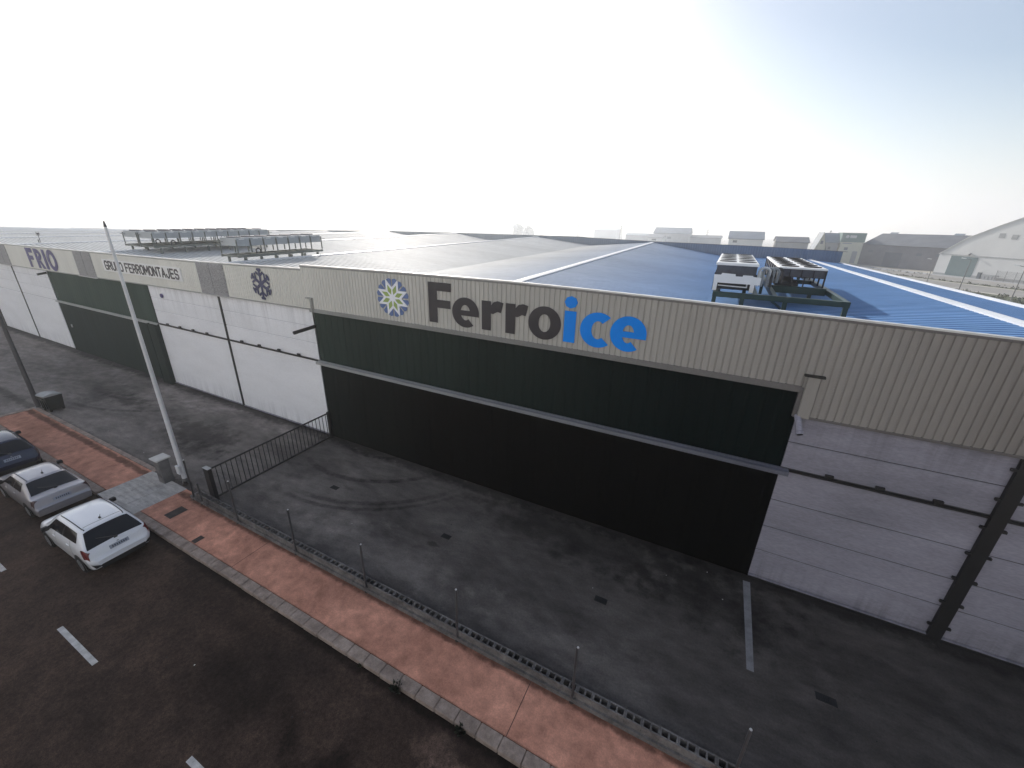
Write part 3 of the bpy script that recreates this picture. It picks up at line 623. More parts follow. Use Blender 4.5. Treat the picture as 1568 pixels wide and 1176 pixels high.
for c in range(2):
    for k in range(6):
        x=x0+.40+c*.72; y=y0+.72+k*1.22
        b=MB(); b.cyl((x,y,zt+.002),(x,y,zt+.028),.33,.32,20); o=U1(b,'fan','fan')
        b=MB(); b.cyl((x,y,zt+.002),(x,y,zt+.018),.365,.36,20,0,False); U1(b,'fan_ring','unitwhite')
u2=thing('condenser','white rooftop condenser on thin open legs, right one of the pair at right','condenser',(2.07,22.3,8.9),group='white condensers on the right roof'); O2=-Vector(u2.location)
def U2f(b,name,m):
    o=b.build(name,M[m],u2); o.matrix_parent_inverse=Matrix.Translation(O2); return o
x0,x1,y0,y1,zb,zt=2.07,3.88,22.3,31.0,8.91,9.74
b=MB(); b.cbox(x0,x1,y0,y1,zt-.07,zt,.02); U2f(b,'top_plate','unitwhite')
b=MB(); b.box(x0+.05,x1-.05,y0+.06,y1-.06,9.36,zt-.071); U2f(b,'coil','coil')
b=MB(); b.box(x0+.1,x1-.5,y0+.4,y1-.06,zb+.02,9.28); 
U2f(b,'lower_body','unitdark') if False else None
def upost(x_0,x_1,y_0,y_1,z_0,z_1,nm='post'): b=MB(); b.box(x_0,x_1,y_0,y_1,z_0,z_1); U2f(b,nm,'unitdark')
for k in range(8):
    y=lerp(y0+.05,y1-.05,k/7)
    for x in (x0+.03,x1-.03): upost(x-.03,x+.03,y-.03,y+.03,zb,zt-.071)
for x in (x0+.6,x0+1.05): upost(x-.025,x+.025,y0+.02,y0+.055,zb,9.33)
for k in range(1,4):
    x=lerp(x0+.0,x1-.05,k/4); upost(x,x+.035,y0+.03,y0+.059,9.361,zt-.071,'divider')
upost(x0+.061,x1-.061,y0+.02,y0+.058,9.331,9.36,'rail')
b=MB(); b.box(x0+.0,x0+.85,y0+.08,y1-2,zb+.0,zb+.20); U2f(b,'drip_tray','unitdark')
for c in range(2):
    for k in range(7):
        x=x0+.48+c*.86; y=y0+.75+k*1.2
        b=MB(); b.cyl((x,y,zt+.002),(x,y,zt+.028),.35,.34,20); U2f(b,'fan','fan')
# bundle of lagged pipes that arches between the two units
pb=thing('pipe_bundle','grey lagged pipes arching between the two white condensers','pipes',(1.5,21.6,8.9)); OP=-Vector(pb.location)
for k,(xa,m) in enumerate(((1.30,'unitwhite'),(1.46,'unitgrey'),(1.64,'unitgrey'),(1.80,'lag'))):
    b=MB(); pts=[(xa+.0,21.4,8.92)]+[(xa+.20-.20*math.cos(t),21.5+.05*k,9.55+.16*math.sin(t)) for t in [math.pi*i/8 for i in range(9)]]+[(xa+.40,21.7,9.1)]
    b.tube(pts,.055,8); o=b.build('pipe',M[m],pb); o.matrix_parent_inverse=Matrix.Translation(OP)

# television aerial on the left roof
an=thing('aerial','thin television aerial mast with small dish on the far left roof','aerial',(-62.5,17.2,roofz(-62.5,17.2))); z0=an.location.z
b=MB(); b.cyl((0,0,-.02),(0,0,1.15),.025,.025,8); b.build('mast',M['poledark'],an)
b=MB(); b.beam((-.45,0,1.12),(.45,0,1.12),.03,.03)
for x in (-.42,-.2,.2,.42): b.beam((x,0,.95),(x,0,1.3),.02,.02)
b.box(-.12,.12,-.06,.06,1.06,1.2); b.build('antenna',M['poledark'],an)
b=MB()
for k in range(10):
    t0,t1=2*math.pi*k/10,2*math.pi*(k+1)/10
    b.add([(0,-.06,.42),(.2*math.cos(t0),-.12,.42+.17*math.sin(t0)),(.2*math.cos(t1),-.12,.42+.17*math.sin(t1))],[(0,1,2)])
b.build('dish',M['framegrey'],an)

# ------------------------------------------------------------------ low block wall with fence posts
bw=thing('block_wall','low hollow block wall between the red pavement and the yard','wall',(-5,6.9,0)); OB=-Vector(bw.location)
def BW(b,name,m):
    o=b.build(name,M[m],bw); o.matrix_parent_inverse=Matrix.Translation(OB); return o
b=MB(); b.box(-18.6,30,6.74,7.06,-.1,.14); 
BW(b,'footing','block')
b=MB(); x=-18.2
def cellblock(b,x):
    z=.36+random.uniform(-.006,.006); y0,y1=6.80,7.02; L=.392
    # block with two open cells: outer shell, webs
    t=.035
    b.box(x,x+L,y0,y0+t,.141,z); b.box(x,x+L,y1-t,y1,.141,z)
    for a in (0,(L-t)/2,L-t): b.box(x+a,x+a+t,y0+t,y1-t,.141,z-.003)
while x<16: 
    cellblock(b,x); x+=.40
BW(b,'block_course','block')
b=MB(); b.box(-18.17,16,6.836,6.984,.142,.16); BW(b,'block_hollow','cell')
posts=[(-18.35,'thin rusty fence post beside the white lamp pole'),(-17.75,'thin fence post between lamp pole and black gate'),(-15.3,'thin fence post in front of the black gate bars'),(-11.87,'thin fence post on the block wall, first one right of the gate'),(-8.47,'thin fence post on the block wall, second one right of the gate'),(-4.95,'thin fence post on the block wall, third one right of the gate'),(-1.48,'thin fence post on the block wall, fourth one right of the gate'),(2.12,'thin fence post on the block wall, nearest one at bottom right')]
for i,(x,l) in enumerate(posts):
    p=thing('fence_post',l,'post',(x,6.77,0),group='fence posts along the block wall')
    b=MB(); b.cyl((0,0,-.05),(random.uniform(-.03,.03),.02,1.93 if i!=1 else 1.0),.034,.034,10); b.build('post',M['poledark'],p)
    b=MB(); b.cyl((0,0,.004),(0,0,.03),.07,.06,10); b.build('foot',M['dirt'],p)
    if i!=1:
        b=MB(); b.cyl((0,.02,1.931),(0,.02,1.95),.03,.024,10); b.build('cap',M['coping'],p)

# ------------------------------------------------------------------ black gate
gt=thing('gate','black steel gate of vertical bars standing across the yard','gate',(-17.6,7.3,0))
b=MB(); b.beam((0,.0,.10),(-.15,6.05,.10),.05,.07); b.beam((0,0,1.47),(-.15,6.05,1.50),.05,.06); b.build('frame',M['gate'],gt)
b=MB()
for k in range(1,29):
    t=k/29; x=-.15*t; y=6.05*t; b.cyl((x,y,.13),(x,y,1.46),.016,.016,6)
b.build('bar',M['gate'],gt)
b=MB(); b.box(-.18,.18,-.18,-.03,0,1.55); b.build('post',M['gate'],gt)
b=MB(); b.box(-.19,.19,-.19,-.02,1.551,1.575); b.build('post_cap',M['binlid'],gt)
b=MB(); b.box(-.25,-.10,6.0,6.12,0,1.55); b.build('post',M['gate'],gt)

# ------------------------------------------------------------------ lamp poles, cabinet, bin
lp=thing('lamp_pole','tall pale galvanised lamp pole beside the concrete meter pillar','lamp pole',(-20.02,7.27,0))
b=MB(); b.cyl((0,0,.25),(0,0,10.8),.10,.045,16); b.build('shaft',M['pole'],lp)
b=MB(); b.cyl((0,0,-.02),(0,0,.25),.13,.11,16); b.build('base',M['wire'],lp)
b=MB(); b.cyl((0,0,10.801),(0,0,11.0),.05,.02,12); b.build('tip',M['poledark'],lp)
b=MB(); b.cbox(-.1,.14,-.19,-.105,.55,.95,.01); b.build('hatch',M['pole'],lp)
b=MB()
for k in range(9):
    a=random.uniform(0,6.28); r=random.uniform(.08,.28); s=random.uniform(.05,.13); b.add([(.35+r*math.cos(a)-s,-.08+r*math.sin(a)*.5,.03),(.35+r*math.cos(a)+s*.4,-.08+r*math.sin(a)*.5-s*.6,.03+s*.4),(.35+r*math.cos(a)+s,-.08+r*math.sin(a)*.5+s*.3,.03),(.35+r*math.cos(a),-.08+r*math.sin(a)*.5,.03+s*1.2)],[(0,1,3),(1,2,3),(0,3,2)])
o=b.build('rubble',M['dirt']); o.location=(-20.02,7.27,0); o['kind']='stuff'
lp2=thing('lamp_pole','dark lamp pole beside the wheelie bin at the left edge','lamp pole',(-36.4,7.25,0))
b=MB(); b.cyl((0,0,.0),(0,0,9.6),.12,.07,16); b.build('shaft',M['poledark'],lp2)
b=MB(); b.cyl((0,0,-.02),(0,0,.04),.2,.2,12); b.build('base',M['wire'],lp2)
b=MB(); b.cyl((0,0,9.5),(0,-1.6,10.0),.04,.035,10); b.build('arm',M['poledark'],lp2)
b=MB(); b.cbox(-.15,.15,-2.2,-1.55,9.93,10.1,.04); b.build('lamp_head',M['poledark'],lp2)
cb=thing('meter_pillar','squat concrete meter pillar with pale square top beside the lamp pole','meter pillar',(-20.92,6.95,0),R(2))
b=MB(); b.cbox(-.22,.22,-.20,.20,-.02,1.16,.012); b.build('body',M['cabinet'],cb)
b=MB(); b.cbox(-.30,.30,-.28,.28,1.161,1.22,.012); b.build('top',M['cabtop'],cb)
b=MB(); b.box(-.15,.15,-.212,-.201,.3,1.0); b.build('door',M['block'],cb)
bn=thing('wheelie_bin','dark green wheeled bin with pale grey lid beside the dark lamp pole','bin',(-35.15,7.60,0),R(6)); bn.scale=(.64,.80,.98)
b=MB(); v=[(-.55,-.42,.12),(.55,-.42,.12),(.55,.42,.12),(-.55,.42,.12),(-.66,-.50,1.0),(.66,-.50,1.0),(.66,.50,1.0),(-.66,.50,1.0)]
b.add(v,[(0,3,2,1),(4,5,6,7),(0,1,5,4),(1,2,6,5),(2,3,7,6),(3,0,4,7)]); b.box(-.68,.68,-.52,-.48,.93,1.0)
for x in (-.4,0,.4): b.box(x-.02,x+.02,-.50,-.40,.2,.9)
b.build('body',M['bin'],bn)
b=MB(); n_=8; v=[];f=[]
for k in range(n_+1):
    y=lerp(-.54,.5,k/n_); z=1.005+.14*math.sin(math.pi*(.15+.8*k/n_)); v+=[(-.69,y,z),(.69,y,z),(-.69,y,1.0),(.69,y,1.0)]
for k in range(n_):
    i=4*k; f+=[(i,i+1,i+5,i+4),(i,i+4,i+6,i+2),(i+1,i+3,i+7,i+5)]
f+=[(0,2,3,1)]; b.add(v,f); b.build('lid',M['binlid'],bn)
for x in (-.5,.5):
    for y in (-.35,.35): b=MB(); b.cyl((x-.03,y,.08),(x+.03,y,.08),.085,.085,12); b.build('wheel',M['tyre'],bn)
b=MB(); b.cyl((-.45,-.6,.9),(.45,-.6,.9),.025,.025,8); b.box(-.46,-.42,-.6,-.49,.88,.92); b.box(.42,.46,-.6,-.49,.88,.92); b.build('handle',M['bin'],bn)

# ------------------------------------------------------------------ covers let into the ground
for x,y,s,l in ((-13.9,10.2,.20,'small iron drain cover in the yard closest to the gate'),(-7.7,10.06,.19,'small iron drain cover in the yard, middle of the row'),(-1.65,10.08,.20,'iron drain cover in the yard before the blackest door end'),(4.32,9.9,.23,'iron drain cover in the yard before the right hand panels')):
    c=thing('drain_cover',l,'drain cover',(x,y,0),group='drain covers in a row in the yard')
    b=MB(); b.box(-s,s,-.11,.11,.001,.008); b.build('frame',M['drain'],c)
    b=MB()
    for k in range(7): b.box(-s+.05+k*(2*s-.1)/7,-s+.05+k*(2*s-.1)/7+.03,-.085,.085,.0085,.014)
    b.build('grating',M['drain'],c)
for x,y,a,l in ((-18.1,5.95,.32,'rectangular rusty cover in the red pavement near the ramp'),(-15.7,5.52,.17,'small square rusty cover in the red pavement behind the white car')):
    c=thing('pavement_cover',l,'cover',(x,y,.004))
    b=MB(); b.box(-a*.75,a*.75,-a,a,.001,.006); b.build('frame',M['grate'],c)
    b=MB(); b.box(-a*.6,a*.6,-a*.85,-.01,.0065,.009); b.box(-a*.6,a*.6,.01,a*.85,.0065,.009); b.build('lid',M['dirt'],c)

rl_=random.Random(21); b=MB(); b2=MB()
for k in range(46):
    onroad=k%3==0; x=rl_.uniform(-30,8); y=rl_.uniform(.6,4.8) if onroad else rl_.uniform(7.3,13.2); z=-.127 if onroad else .003; r=rl_.uniform(.010,.024)
    pts=[(x+r*rl_.uniform(.6,1.3)*math.cos(a*1.05),y+r*rl_.uniform(.6,1.3)*math.sin(a*1.05),z+.001) for a in range(6)]; (b if k%4 else b2).add(pts+[(x,y,z+r*.8)],[(i,(i+1)%6,6) for i in range(6)])
b.build('litter',M['drain'],kind='stuff'); b2.build('litter',M['cabtop'],kind='stuff')

# ------------------------------------------------------------------ weeds at the kerb
def weed(x,y,z,s,l):
    b=MB(); rnd=random.Random(int(x*100))
    for k in range(46):
        a=rnd.uniform(0,6.28); r=rnd.uniform(0,s*.5); h=rnd.uniform(.3,1)*s*.8; wd=.03*s/.3; d=Vector((math.cos(a),math.sin(a),0)); p=d*r*.4; q=d*(r+.1*s)+Vector((0,0,h)); n_=Vector((-d.y,d.x,0))*wd
        b.add([p-n_*.4,p+n_*.4,lerp(p,q,.6)+n_,q,lerp(p,q,.6)-n_],[(0,1,2,3,4)])
    o=b.build('weed',M['leafdark']); o.location=(x,y,z); tag(o,l,'weed')
weed(-3.62,4.96,-.13,.30,'dark weed tuft at the kerb near the bottom centre')
weed(-5.62,4.95,-.13,.34,'larger dark weed tuft at the kerb left of another tuft')
weed(-6.9,4.97,-.13,.14,'tiny weed sprout in the gutter along the kerb')

# ------------------------------------------------------------------ cars
def cr(p0,p1,p2,p3,t): return .5*((2*p1)+(p2-p0)*t+(2*p0-5*p1+4*p2-p3)*t*t+(3*p1-p0-3*p2+p3)*t*t*t)
class Loft:
    def __init__(s,st):
        # st: x, zb,wb, zm,wm, zt,wt, zr,wr, zc ; ring k=0..5 then mirrored to 10
        s.r=[]
        for q in st:
            x,zb,wb,zm,wm,zt,wt,zr,wr,zc=q
            half=[(0,zb),(wb,zb),(wm,zm),(wt,zt),(wr,zr),(0,zc)]
            ring=[Vector((x,-y,z)) for y,z in half]+[Vector((x,y,z)) for y,z in reversed(half[:-1])]
            s.r.append(ring)
    def row(s,u,k):
        n=len(s.r); i=min(int(u),n-2); t=u-i; g=lambda j:s.r[max(0,min(n-1,j))][k]
        return cr(g(i-1),g(i),g(i+1),g(i+2),t)
    def P(s,u,v):
        i=min(int(v),9); t=v-i
        def g(j):
            j=max(0,min(10,j)); return s.row(u,j)
        if i in(0,9): return g(i).lerp(g(i+1),t)      # flat underside
        a=g(i-1) if i>1 else g(i); d=g(i+2) if i<8 else g(i+1)
        full=cr(a,g(i),g(i+1),d,t); lin=g(i).lerp(g(i+1),t); return lin.lerp(full,.75)
    def Nrm(s,u,v):
        e=.02; n=len(s.r)-1
        a=s.P(min(n,u+e),v)-s.P(max(0,u-e),v); c=s.P(u,min(10,v+e))-s.P(u,max(0,v-e)); q=a.cross(c)
        if q.length<1e-9: return Vector((0,0,1))
        q.normalize(); p=s.P(u,v)
        if q.dot(p-Vector((p.x,0,.6)))<0: q=-q
        return q
    def body(s,nu,nv):
        b=MB(); n=len(s.r)-1; v=[];f=[]
        us=[n*i/nu for i in range(nu+1)]; vs=[10*j/nv for j in range(nv+1)]
        for u in us:
            for t in vs: v.append(s.P(u,t))
        for i in range(nu):
            for j in range(nv): f.append((i*(nv+1)+j,i*(nv+1)+j+1,(i+1)*(nv+1)+j+1,(i+1)*(nv+1)+j))
        b.add(v,f,0,True); b.add([v[j] for j in range(nv)],[tuple(range(nv))]); k=nu*(nv+1); b.add([v[k+j] for j in range(nv)],[tuple(reversed(range(nv)))])
        return b
    def patch(s,b,c,off=.006,nu=10,nv=6,mi=0):
        (ua,va),(ub,vb),(uc,vc),(ud,vd)=c; v=[];f=[]
        for i in range(nu+1):
            t=i/nu
            for j in range(nv+1):
                w_=j/nv; u=lerp(lerp(ua,ub,t),lerp(ud,uc,t),w_); vv=lerp(lerp(va,vb,t),lerp(vd,vc,t),w_)
                v.append(s.P(u,vv)+s.Nrm(u,vv)*off)
        for i in range(nu):
            for j in range(nv): f.append((i*(nv+1)+j,i*(nv+1)+j+1,(i+1)*(nv+1)+j+1,(i+1)*(nv+1)+j))
        b.add(v,f,mi,True)
    def mirror(s,c): return [(u,10-v) for u,v in c]
HATCH=[(0,.40,.52,.50,.66,.60,.66,.63,.58,.65),(.07,.33,.68,.57,.79,.70,.77,.73,.68,.76),(.15,.30,.76,.64,.85,.88,.80,.94,.70,.98),(.27,.28,.80,.67,.868,1.02,.825,1.10,.70,1.14),
 (.66,.27,.84,.69,.876,1.06,.84,1.45,.585,1.50),(.86,.265,.845,.69,.877,1.05,.845,1.515,.60,1.565),(1.4,.26,.845,.69,.878,1.02,.845,1.56,.61,1.615),(2.05,.26,.845,.68,.878,.99,.845,1.54,.61,1.60),(2.6,.26,.845,.67,.877,.97,.84,1.42,.60,1.47),
 (3.2,.26,.84,.66,.875,.94,.83,1.03,.69,1.07),(3.6,.27,.83,.63,.87,.88,.80,.93,.62,.97),(3.98,.30,.76,.55,.80,.74,.72,.78,.54,.80),(4.15,.36,.54,.46,.60,.58,.54,.62,.42,.64)]
SEDAN=[(0,.34,.66,.44,.76,.54,.76,.57,.66,.58),(.06,.27,.76,.52,.82,.64,.80,.66,.70,.68),(.12,.25,.78,.60,.835,.88,.78,.94,.68,.97),(.20,.25,.79,.62,.84,.92,.79,.97,.68,1.0),
 (.42,.24,.80,.64,.845,.93,.80,1.00,.655,1.03),(1.12,.22,.81,.65,.85,.93,.805,1.325,.565,1.36),(1.32,.22,.81,.65,.85,.93,.805,1.36,.565,1.405),(1.75,.22,.81,.65,.85,.92,.805,1.37,.57,1.42),(2.25,.22,.81,.64,.85,.91,.805,1.35,.57,1.40),(2.75,.22,.81,.63,.85,.90,.80,1.24,.56,1.29),
 (3.3,.22,.81,.62,.845,.88,.79,.95,.66,.98),(3.75,.23,.80,.58,.84,.82,.77,.86,.6,.89),(4.2,.27,.74,.5,.79,.66,.71,.70,.55,.72),(4.38,.33,.55,.42,.62,.54,.56,.57,.45,.58)]
def make_car(name,label,st,paint,loc,rz,kind):
    c=thing(name,label,'car',loc,rz); L=Loft(st); length=st[-1][0]
    body=L.body(96,60).build('body',paint,c)
    nb=len(st)-1; hatch=kind=='hatch'
    if hatch: rw=(2.72,3.97); side=[(4.4,3.27),(8.75,3.20),(7.75,3.86),(4.95,3.84)]; ws=[(8.05,4.02),(8.95,4.03),(8.95,5.97),(8.05,5.98)]; roofu=(5.1,7.5)
    else: rw=(4.08,4.95); side=[(5.25,3.22),(9.75,3.20),(8.7,3.84),(5.7,3.84)]; ws=[(9.05,4.02),(9.95,4.03),(9.95,5.97),(9.05,5.98)]; roofu=(6.1,8.5)
    b=MB(); L.patch(b,[(rw[0],3.86),(rw[1],4.0),(rw[1],6.0),(rw[0],6.14)],.010,10,20); b.build('rear_window',M['glass'],c)
    b=MB(); L.patch(b,ws,.008,10,16); b.build('windscreen',M['glass'],c)
    def splitwin(a,t0,t1):
        (ua,va),(ub,vb),(uc,vc),(ud,vd)=a
        return [(lerp(ua,ub,t0),lerp(va,vb,t0)),(lerp(ua,ub,t1),lerp(va,vb,t1)),(lerp(ud,uc,t1),lerp(vd,vc,t1)),(lerp(ud,uc,t0),lerp(vd,vc,t0))]
    b=MB()
    for mir in (0,1):
        q=L.mirror(side) if mir else side
        L.patch(b,q,.004,16,6)
    b.build('window_surround',M['trim'],c)
    for mir in (0,1):
        for t0,t1 in ((0,.47),(.50,1)):
            q=splitwin(side,t0,t1); q=L.mirror(q) if mir else q
            b=MB(); L.patch(b,q,.008,12,6); b.build('side_window',M['glass'],c)
    # tail lamps
    if hatch: tl=[(1.25,2.75),(3.05,2.25),(3.45,2.98),(2.15,3.95)]
    else: tl=[(1.15,2.7),(2.9,2.35),(3.2,2.95),(1.9,4.05)]
    for mir in (0,1):
        q=L.mirror(tl) if mir else tl
        b=MB(); L.patch(b,q,.014,10,10); b.build('tail_lamp',M['lampred'] if (hatch and paint!=M['blue']) else M['lampdark'],c)
    # plate in its recess, tailgate seam, bumper trim
    pz=.86 if hatch else .77; us=[.6+.02*k for k in range(90)]
    def atz(z): return min((L.P(u,5) for u in us),key=lambda q:abs(q.z-z))
    lo,hi=atz(pz-.06),atz(pz+.06); lo=Vector((lo.x-.022,0,pz-.06)); hi=Vector((min(hi.x,lo.x+.06)-.014,0,pz+.06)); sl_=(hi-lo); nrm=Vector((-sl_.z,0,sl_.x)).normalized()
    def pp(y,t,o): q=lo.lerp(hi,t)+nrm*o; return (q.x,y,q.z)
    b=MB(); b.add([pp(-.26,0,0),pp(.26,0,0),pp(.26,1,0),pp(-.26,1,0),pp(-.26,0,-.03),pp(.26,0,-.03),pp(.26,1,-.03),pp(-.26,1,-.03)],[(0,3,2,1),(0,1,5,4),(2,3,7,6),(1,2,6,5),(0,4,7,3)]); p=b.build('number_plate',M['plate'],c)
    b=MB(); rnd=random.Random(len(label)); px=lo.x
    for k in range(7):
        y=-.20+k*.060; t0=rnd.uniform(.22,.32); t1=rnd.uniform(.68,.78); b.add([pp(y,t0,.003),pp(y+.034,t0,.003),pp(y+.034,t1,.003),pp(y,t1,.003)],[(0,3,2,1)])
    b.build('plate_marks',M['platedark'],p)
    b=MB(); L.patch(b,[(.05,1.25),(1.4,1.15),(1.4,1.9),(.05,1.75)],.010); L.patch(b,L.mirror([(.05,1.25),(1.4,1.15),(1.4,1.9),(.05,1.75)]),.010); L.patch(b,[(.02,1.0),(.5,1.0),(.5,1.45),(.02,1.5)],.012,4,4); L.patch(b,L.mirror([(.02,1.0),(.5,1.0),(.5,1.45),(.02,1.5)]),.012,4,4); b.box(-.008,.12,-.60,.60,.30,.47); b.build('bumper_trim',M['trim'] if hatch else paint,c)
    b=MB()
    for mir in (0,1):
        q=[(roofu[0]-.9,4.10),(roofu[1],4.10),(roofu[1],4.15),(roofu[0]-.9,4.15)]; q=L.mirror(q) if mir else q
        L.patch(b,q,.012,24,1)
    b.build('roof_strip',M['trim'],c)
    b=MB()   # seams of the tailgate and doors as thin dark lines
    if hatch: L.patch(b,[(4.93,4.2),(4.98,4.2),(4.98,5.8),(4.93,5.8)],.004,1,20)
    for u in ((5.6,5.63),(7.5,7.53)) if hatch else ((6.9,6.93),(8.6,8.63)):
        for mir in (0,1):
            q=[(u[0],1.2),(u[1],1.2),(u[1],3.2),(u[0],3.2)]; q=L.mirror(q) if mir else q; L.patch(b,q,.003,1,12)
    b.build('panel_gap',M['trim'],c)
    for mir in (-1,1):
        for u in ((5.95,7.7) if hatch else (7.1,8.8)):
            p_=L.P(u,2.75 if mir<0 else 7.25); b=MB(); b.cbox(p_.x-.09,p_.x+.09,p_.y-.018,p_.y+.018,p_.z-.014,p_.z+.014,.008); b.build('door_handle',paint,c)
        p_=L.P(8.2 if hatch else 9.3,3.2 if mir<0 else 6.8); b=MB()
        b.cbox(p_.x-.05,p_.x+.10,p_.y+mir*.04-.0,p_.y+mir*.04+mir*.18,p_.z-.02,p_.z+.12,.03) if mir>0 else b.cbox(p_.x-.05,p_.x+.10,p_.y-.22,p_.y-.04,p_.z-.02,p_.z+.12,.03)
        b.box(p_.x,p_.x+.06,min(p_.y,p_.y+mir*.06),max(p_.y,p_.y+mir*.06),p_.z-.01,p_.z+.03); b.build('mirror',M['trim'],c)
    p_=L.P(5.25 if hatch else 6.25,5); b=MB(); b.cyl((p_.x,0,p_.z-.01),(p_.x-.16,0,p_.z+.20),.012,.006,8); b.cbox(p_.x-.05,p_.x+.05,-.03,.03,p_.z-.005,p_.z+.03,.012); b.build('aerial',M['trim'],c)
    pa=L.P(rw[0]+.02,5); b=MB(); b.beam((pa.x-.02,-.02,pa.z+.02),(pa.x+.14,.42,pa.z+.17),.02,.015); b.cbox(pa.x-.05,pa.x+.02,-.05,.05,pa.z-.02,pa.z+.03,.01); b.build('wiper',M['trim'],c)
    # wheels and dark arches
    rad=.325 if hatch else .305; wxs=((.78,3.28) if hatch else (.86,3.46)); hw=.878 if hatch else .85
    for wx in wxs:
        for s in (-1,1):
            b=MB(); v=[];f=[];nn=20
            for k in range(nn+1):
                t=math.pi*k/nn*1.16-.08*math.pi
                for rr in (0.0,rad+.075):
                    X=wx+rr*math.cos(t); Z=rad+rr*math.sin(t); v.append((X,s*(hw+.004-.10*max(0,(.45-Z))*0),max(Z,.24)))
            for k in range(nn): f.append((2*k,2*k+1,2*k+3,2*k+2))
            b.add(v,f); b.build('wheel_arch',M['trim'],c)
    for wx in wxs:
        for s in (-1,1):
            wh_=bpy.data.objects.new('wheel',None); COL.objects.link(wh_); wh_.parent=c; wh_.location=(wx,s*(hw-.085),rad); wh_.empty_display_size=.2
            b=MB(); prof=[(-.095,rad*.62),(-.10,rad*.9),(-.07,rad),(.07,rad),(.10,rad*.9),(.105,rad*.64)]; nn=28; v=[];f=[]
            for y,r_ in prof:
                for k in range(nn): t=2*math.pi*k/nn; v.append((r_*math.cos(t),s*y,r_*math.sin(t)))
            for a in range(len(prof)-1):
                for k in range(nn): f.append((a*nn+k,a*nn+(k+1)%nn,(a+1)*nn+(k+1)%nn,(a+1)*nn+k))
            b.add(v,f,0,True); b.build('tyre',M['tyre'],wh_)
            b=MB(); b.cyl((0,s*.05,0),(0,s*.075,0),rad*.64,rad*.63,28,1)
            for k in range(10):
                t=2*math.pi*k/10; b.beam((.03*math.cos(t),s*.092,.03*math.sin(t)),(rad*.6*math.cos(t),s*.098,rad*.6*math.sin(t)),.045,.02,0,(0,1,0))
            b.cyl((0,s*.08,0),(0,s*.108,0),.05,.045,14,0)
            for k in range(nn):
                t0,t1=2*math.pi*k/nn,2*math.pi*(k+1)/nn; b.add([(rad*.57*math.cos(t0),s*.1,rad*.57*math.sin(t0)),(rad*.66*math.cos(t0),s*.106,rad*.66*math.sin(t0)),(rad*.66*math.cos(t1),s*.106,rad*.66*math.sin(t1)),(rad*.57*math.cos(t1),s*.1,rad*.57*math.sin(t1))],[(0,1,2,3)])
            b.build('rim',[M['rim'],M['trim']],wh_)
    # small badge over the plate
    pb_=L.P(1.93,5); b=MB(); b.cyl((pb_.x-.012,0,pb_.z-.03),(pb_.x+.02,0,pb_.z-.03),.035,.035,12); b.build('badge',M['rim'],c)
    return c
# the cars point along -X, so their local x (rear to front) is turned round
make_car('parked_car','white hatchback parked at the kerb behind the silver car',HATCH,M['white'],(-16.75,3.82,-.13),R(181),'hatch')
make_car('parked_car','silver saloon parked between the white and the dark blue car',SEDAN,M['silver'],(-22.05,4.02,-.13),R(180.5),'sedan')
make_car('parked_car','dark blue hatchback cut by the left edge ahead of the silver car',HATCH,M['blue'],(-27.35,4.05,-.13),R(180),'hatch')

# ------------------------------------------------------------------ beyond the warehouse: streets, sheds, houses
def P2(a,d,s,t):   # along d by s, towards the viewer by t
    nx,ny=-abs(d[1]),-abs(d[0]); return (a[0]+d[0]*s+nx*t,a[1]+d[1]*s+ny*t)
DS=(.52518577,-.85098761); A=(58.92,181.73)
def band(name,s0,s1,t0,t1,z,m):
    b=MB(); p=[P2(A,DS,s0,t0),P2(A,DS,s1,t0),P2(A,DS,s1,t1),P2(A,DS,s0,t1)]; b.add([(x,y,z) for x,y in p],[(0,1,2,3)]); b.build(name,m,kind='structure')
band('far_pavement',-60,120,0,5.5,-.19,M['bmid'])
band('far_road',-60,120,6,17,-.194,M['street'])
band('far_verge',-40,120,17.5,20,-.188,M['verge'])
band('far_lane',-40,120,22,34,-.192,M['street'])
band('far_verge',-12,120,36,48,-.188,M['verge'])
rnd=random.Random(5)
def scrub(name,s0,s1,t0,t1,n,h):
    b=MB()
    for k in range(n):
        x,y=P2(A,DS,rnd.uniform(s0,s1),rnd.uniform(t0,t1)); r=rnd.uniform(.3,1)*h
        for j in range(9):
            d=Vector((rnd.gauss(0,1),rnd.gauss(0,1),rnd.uniform(0,1))); d=d.normalized()*r*rnd.uniform(.4,1); q=Vector((x,y,-.19))+d; t=Vector((rnd.gauss(0,1),rnd.gauss(0,1),rnd.gauss(0,1))).normalized()*r*.45; s=t.cross(Vector((0,0,1)))*.7
            b.add([q-t,q+s,q+t,q-s],[(0,1,2,3)])
    b.build(name,M['leaf'],kind='stuff')
scrub('scrub',-30,60,17.5,20,130,.7); scrub('scrub',-12,60,36,47,240,.8); scrub('scrub',-45,5,4,9,60,.6)
